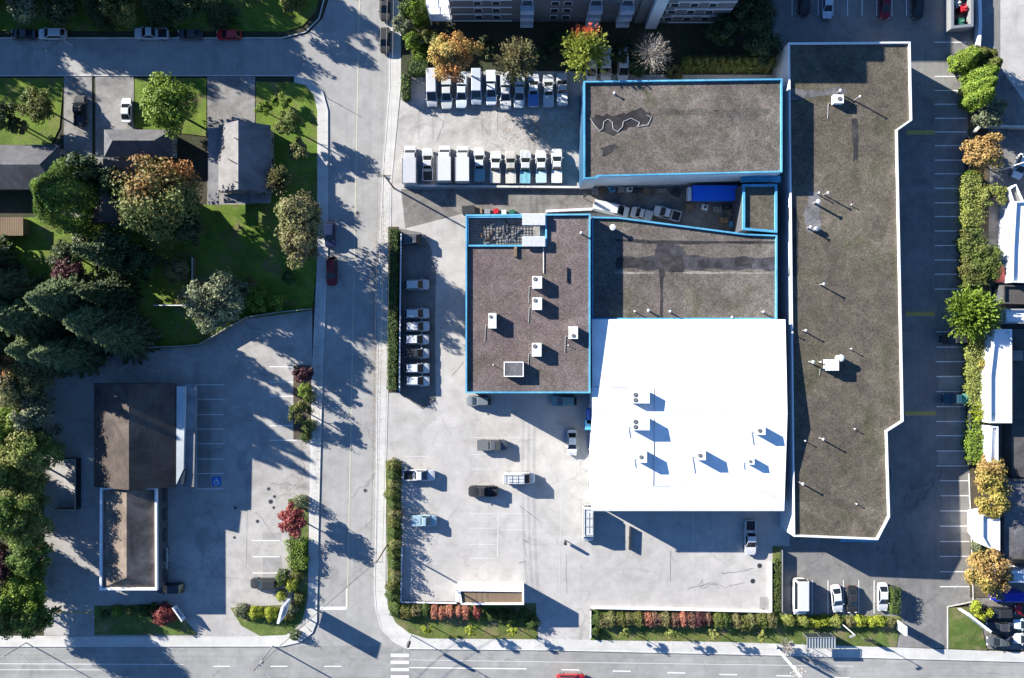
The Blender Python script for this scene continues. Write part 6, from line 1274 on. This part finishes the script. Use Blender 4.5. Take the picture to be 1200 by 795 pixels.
F['litter'] = foliage('fallen_leaves', (.22, .10, .04), (.42, .26, .10), trans=0)
def litter(label, spots_):
    P_ = []
    for (x, y, rx, ry_, n, z) in spots_:
        c = W(x, y); a = rng.normal(size=(n, 2))*.5; P_.append(np.stack([c[0]+a[:, 0]*rx*S, c[1]+a[:, 1]*ry_*S, np.full(n, z)+rng.random(n)*.02], 1))
    p = np.concatenate(P_); o = leafmesh('fallen_leaves', p, np.tile([0, 0, 1.], (len(p), 1))+rng.normal(size=(len(p), 3))*.15, .06*rng.uniform(.6, 1.4, len(p)), rng.random(len(p)), rng.random(len(p)), F['litter'])
    tag(o, label, 'fallen leaves', kind='stuff')
litter('brown fallen leaves scattered over the paving and gutters', [(640, 150, 60, 24, 4200, .115), (560, 128, 60, 8, 700, .115), (440, 420, 8, 160, 1500, .16), (372, 450, 6, 160, 1200, .16), (352, 540, 14, 60, 700, .115), (450, 300, 8, 120, 800, .16), (150, 430, 60, 20, 900, .115), (1130, 640, 8, 80, 700, .115), (1150, 190, 12, 60, 600, .31), (560, 744, 90, 8, 900, .18), (800, 746, 110, 8, 900, .18), (210, 120, 60, 40, 700, .09), (320, 160, 40, 60, 700, .09), (260, 300, 80, 50, 900, .09)])

# ---------------------------------------------------------------- world, sun, camera
w = bpy.data.worlds.new('World'); SC.world = w; w.use_nodes = True
nt = w.node_tree; sky = nt.nodes.new('ShaderNodeTexSky'); sky.sky_type = 'NISHITA'; sky.sun_disc = False
sky.sun_elevation = R(SUN_EL); sky.sun_rotation = math.atan2(-SDX, -SDY); sky.air_density = .9; sky.dust_density = 0; sky.ozone_density = 7.0; sky.altitude = 50
bg = nt.nodes['Background']; nt.links.new(sky.outputs[0], bg.inputs[0]); bg.inputs[1].default_value = .07
sl = bpy.data.lights.new('sun', 'SUN'); sl.energy = 5.0; sl.angle = R(.5); sl.color = (1.0, .945, .84)
so = bpy.data.objects.new('sun', sl); COL.objects.link(so)
d = Vector((SDX*math.cos(R(SUN_EL)), SDY*math.cos(R(SUN_EL)), -math.sin(R(SUN_EL)))).normalized()
so.rotation_euler = d.to_track_quat('-Z', 'Y').to_euler()
cam = bpy.data.cameras.new('camera'); co = bpy.data.objects.new('camera', cam); COL.objects.link(co); co.location = (0, 0, H); co.rotation_euler = (0, 0, 0)
cam.sensor_width = 36; cam.lens = 18/((600*S)/H); cam.clip_start = 1; cam.clip_end = 3000; SC.camera = co
SC.view_settings.view_transform = 'Standard'; SC.view_settings.look = 'None'; SC.view_settings.gamma = 1; SC.view_settings.use_curve_mapping = False
SC.view_settings.exposure = 1.6
SC.cycles.caustics_reflective = False; SC.cycles.caustics_refractive = False; SC.cycles.max_bounces = 6; SC.cycles.diffuse_bounces = 1
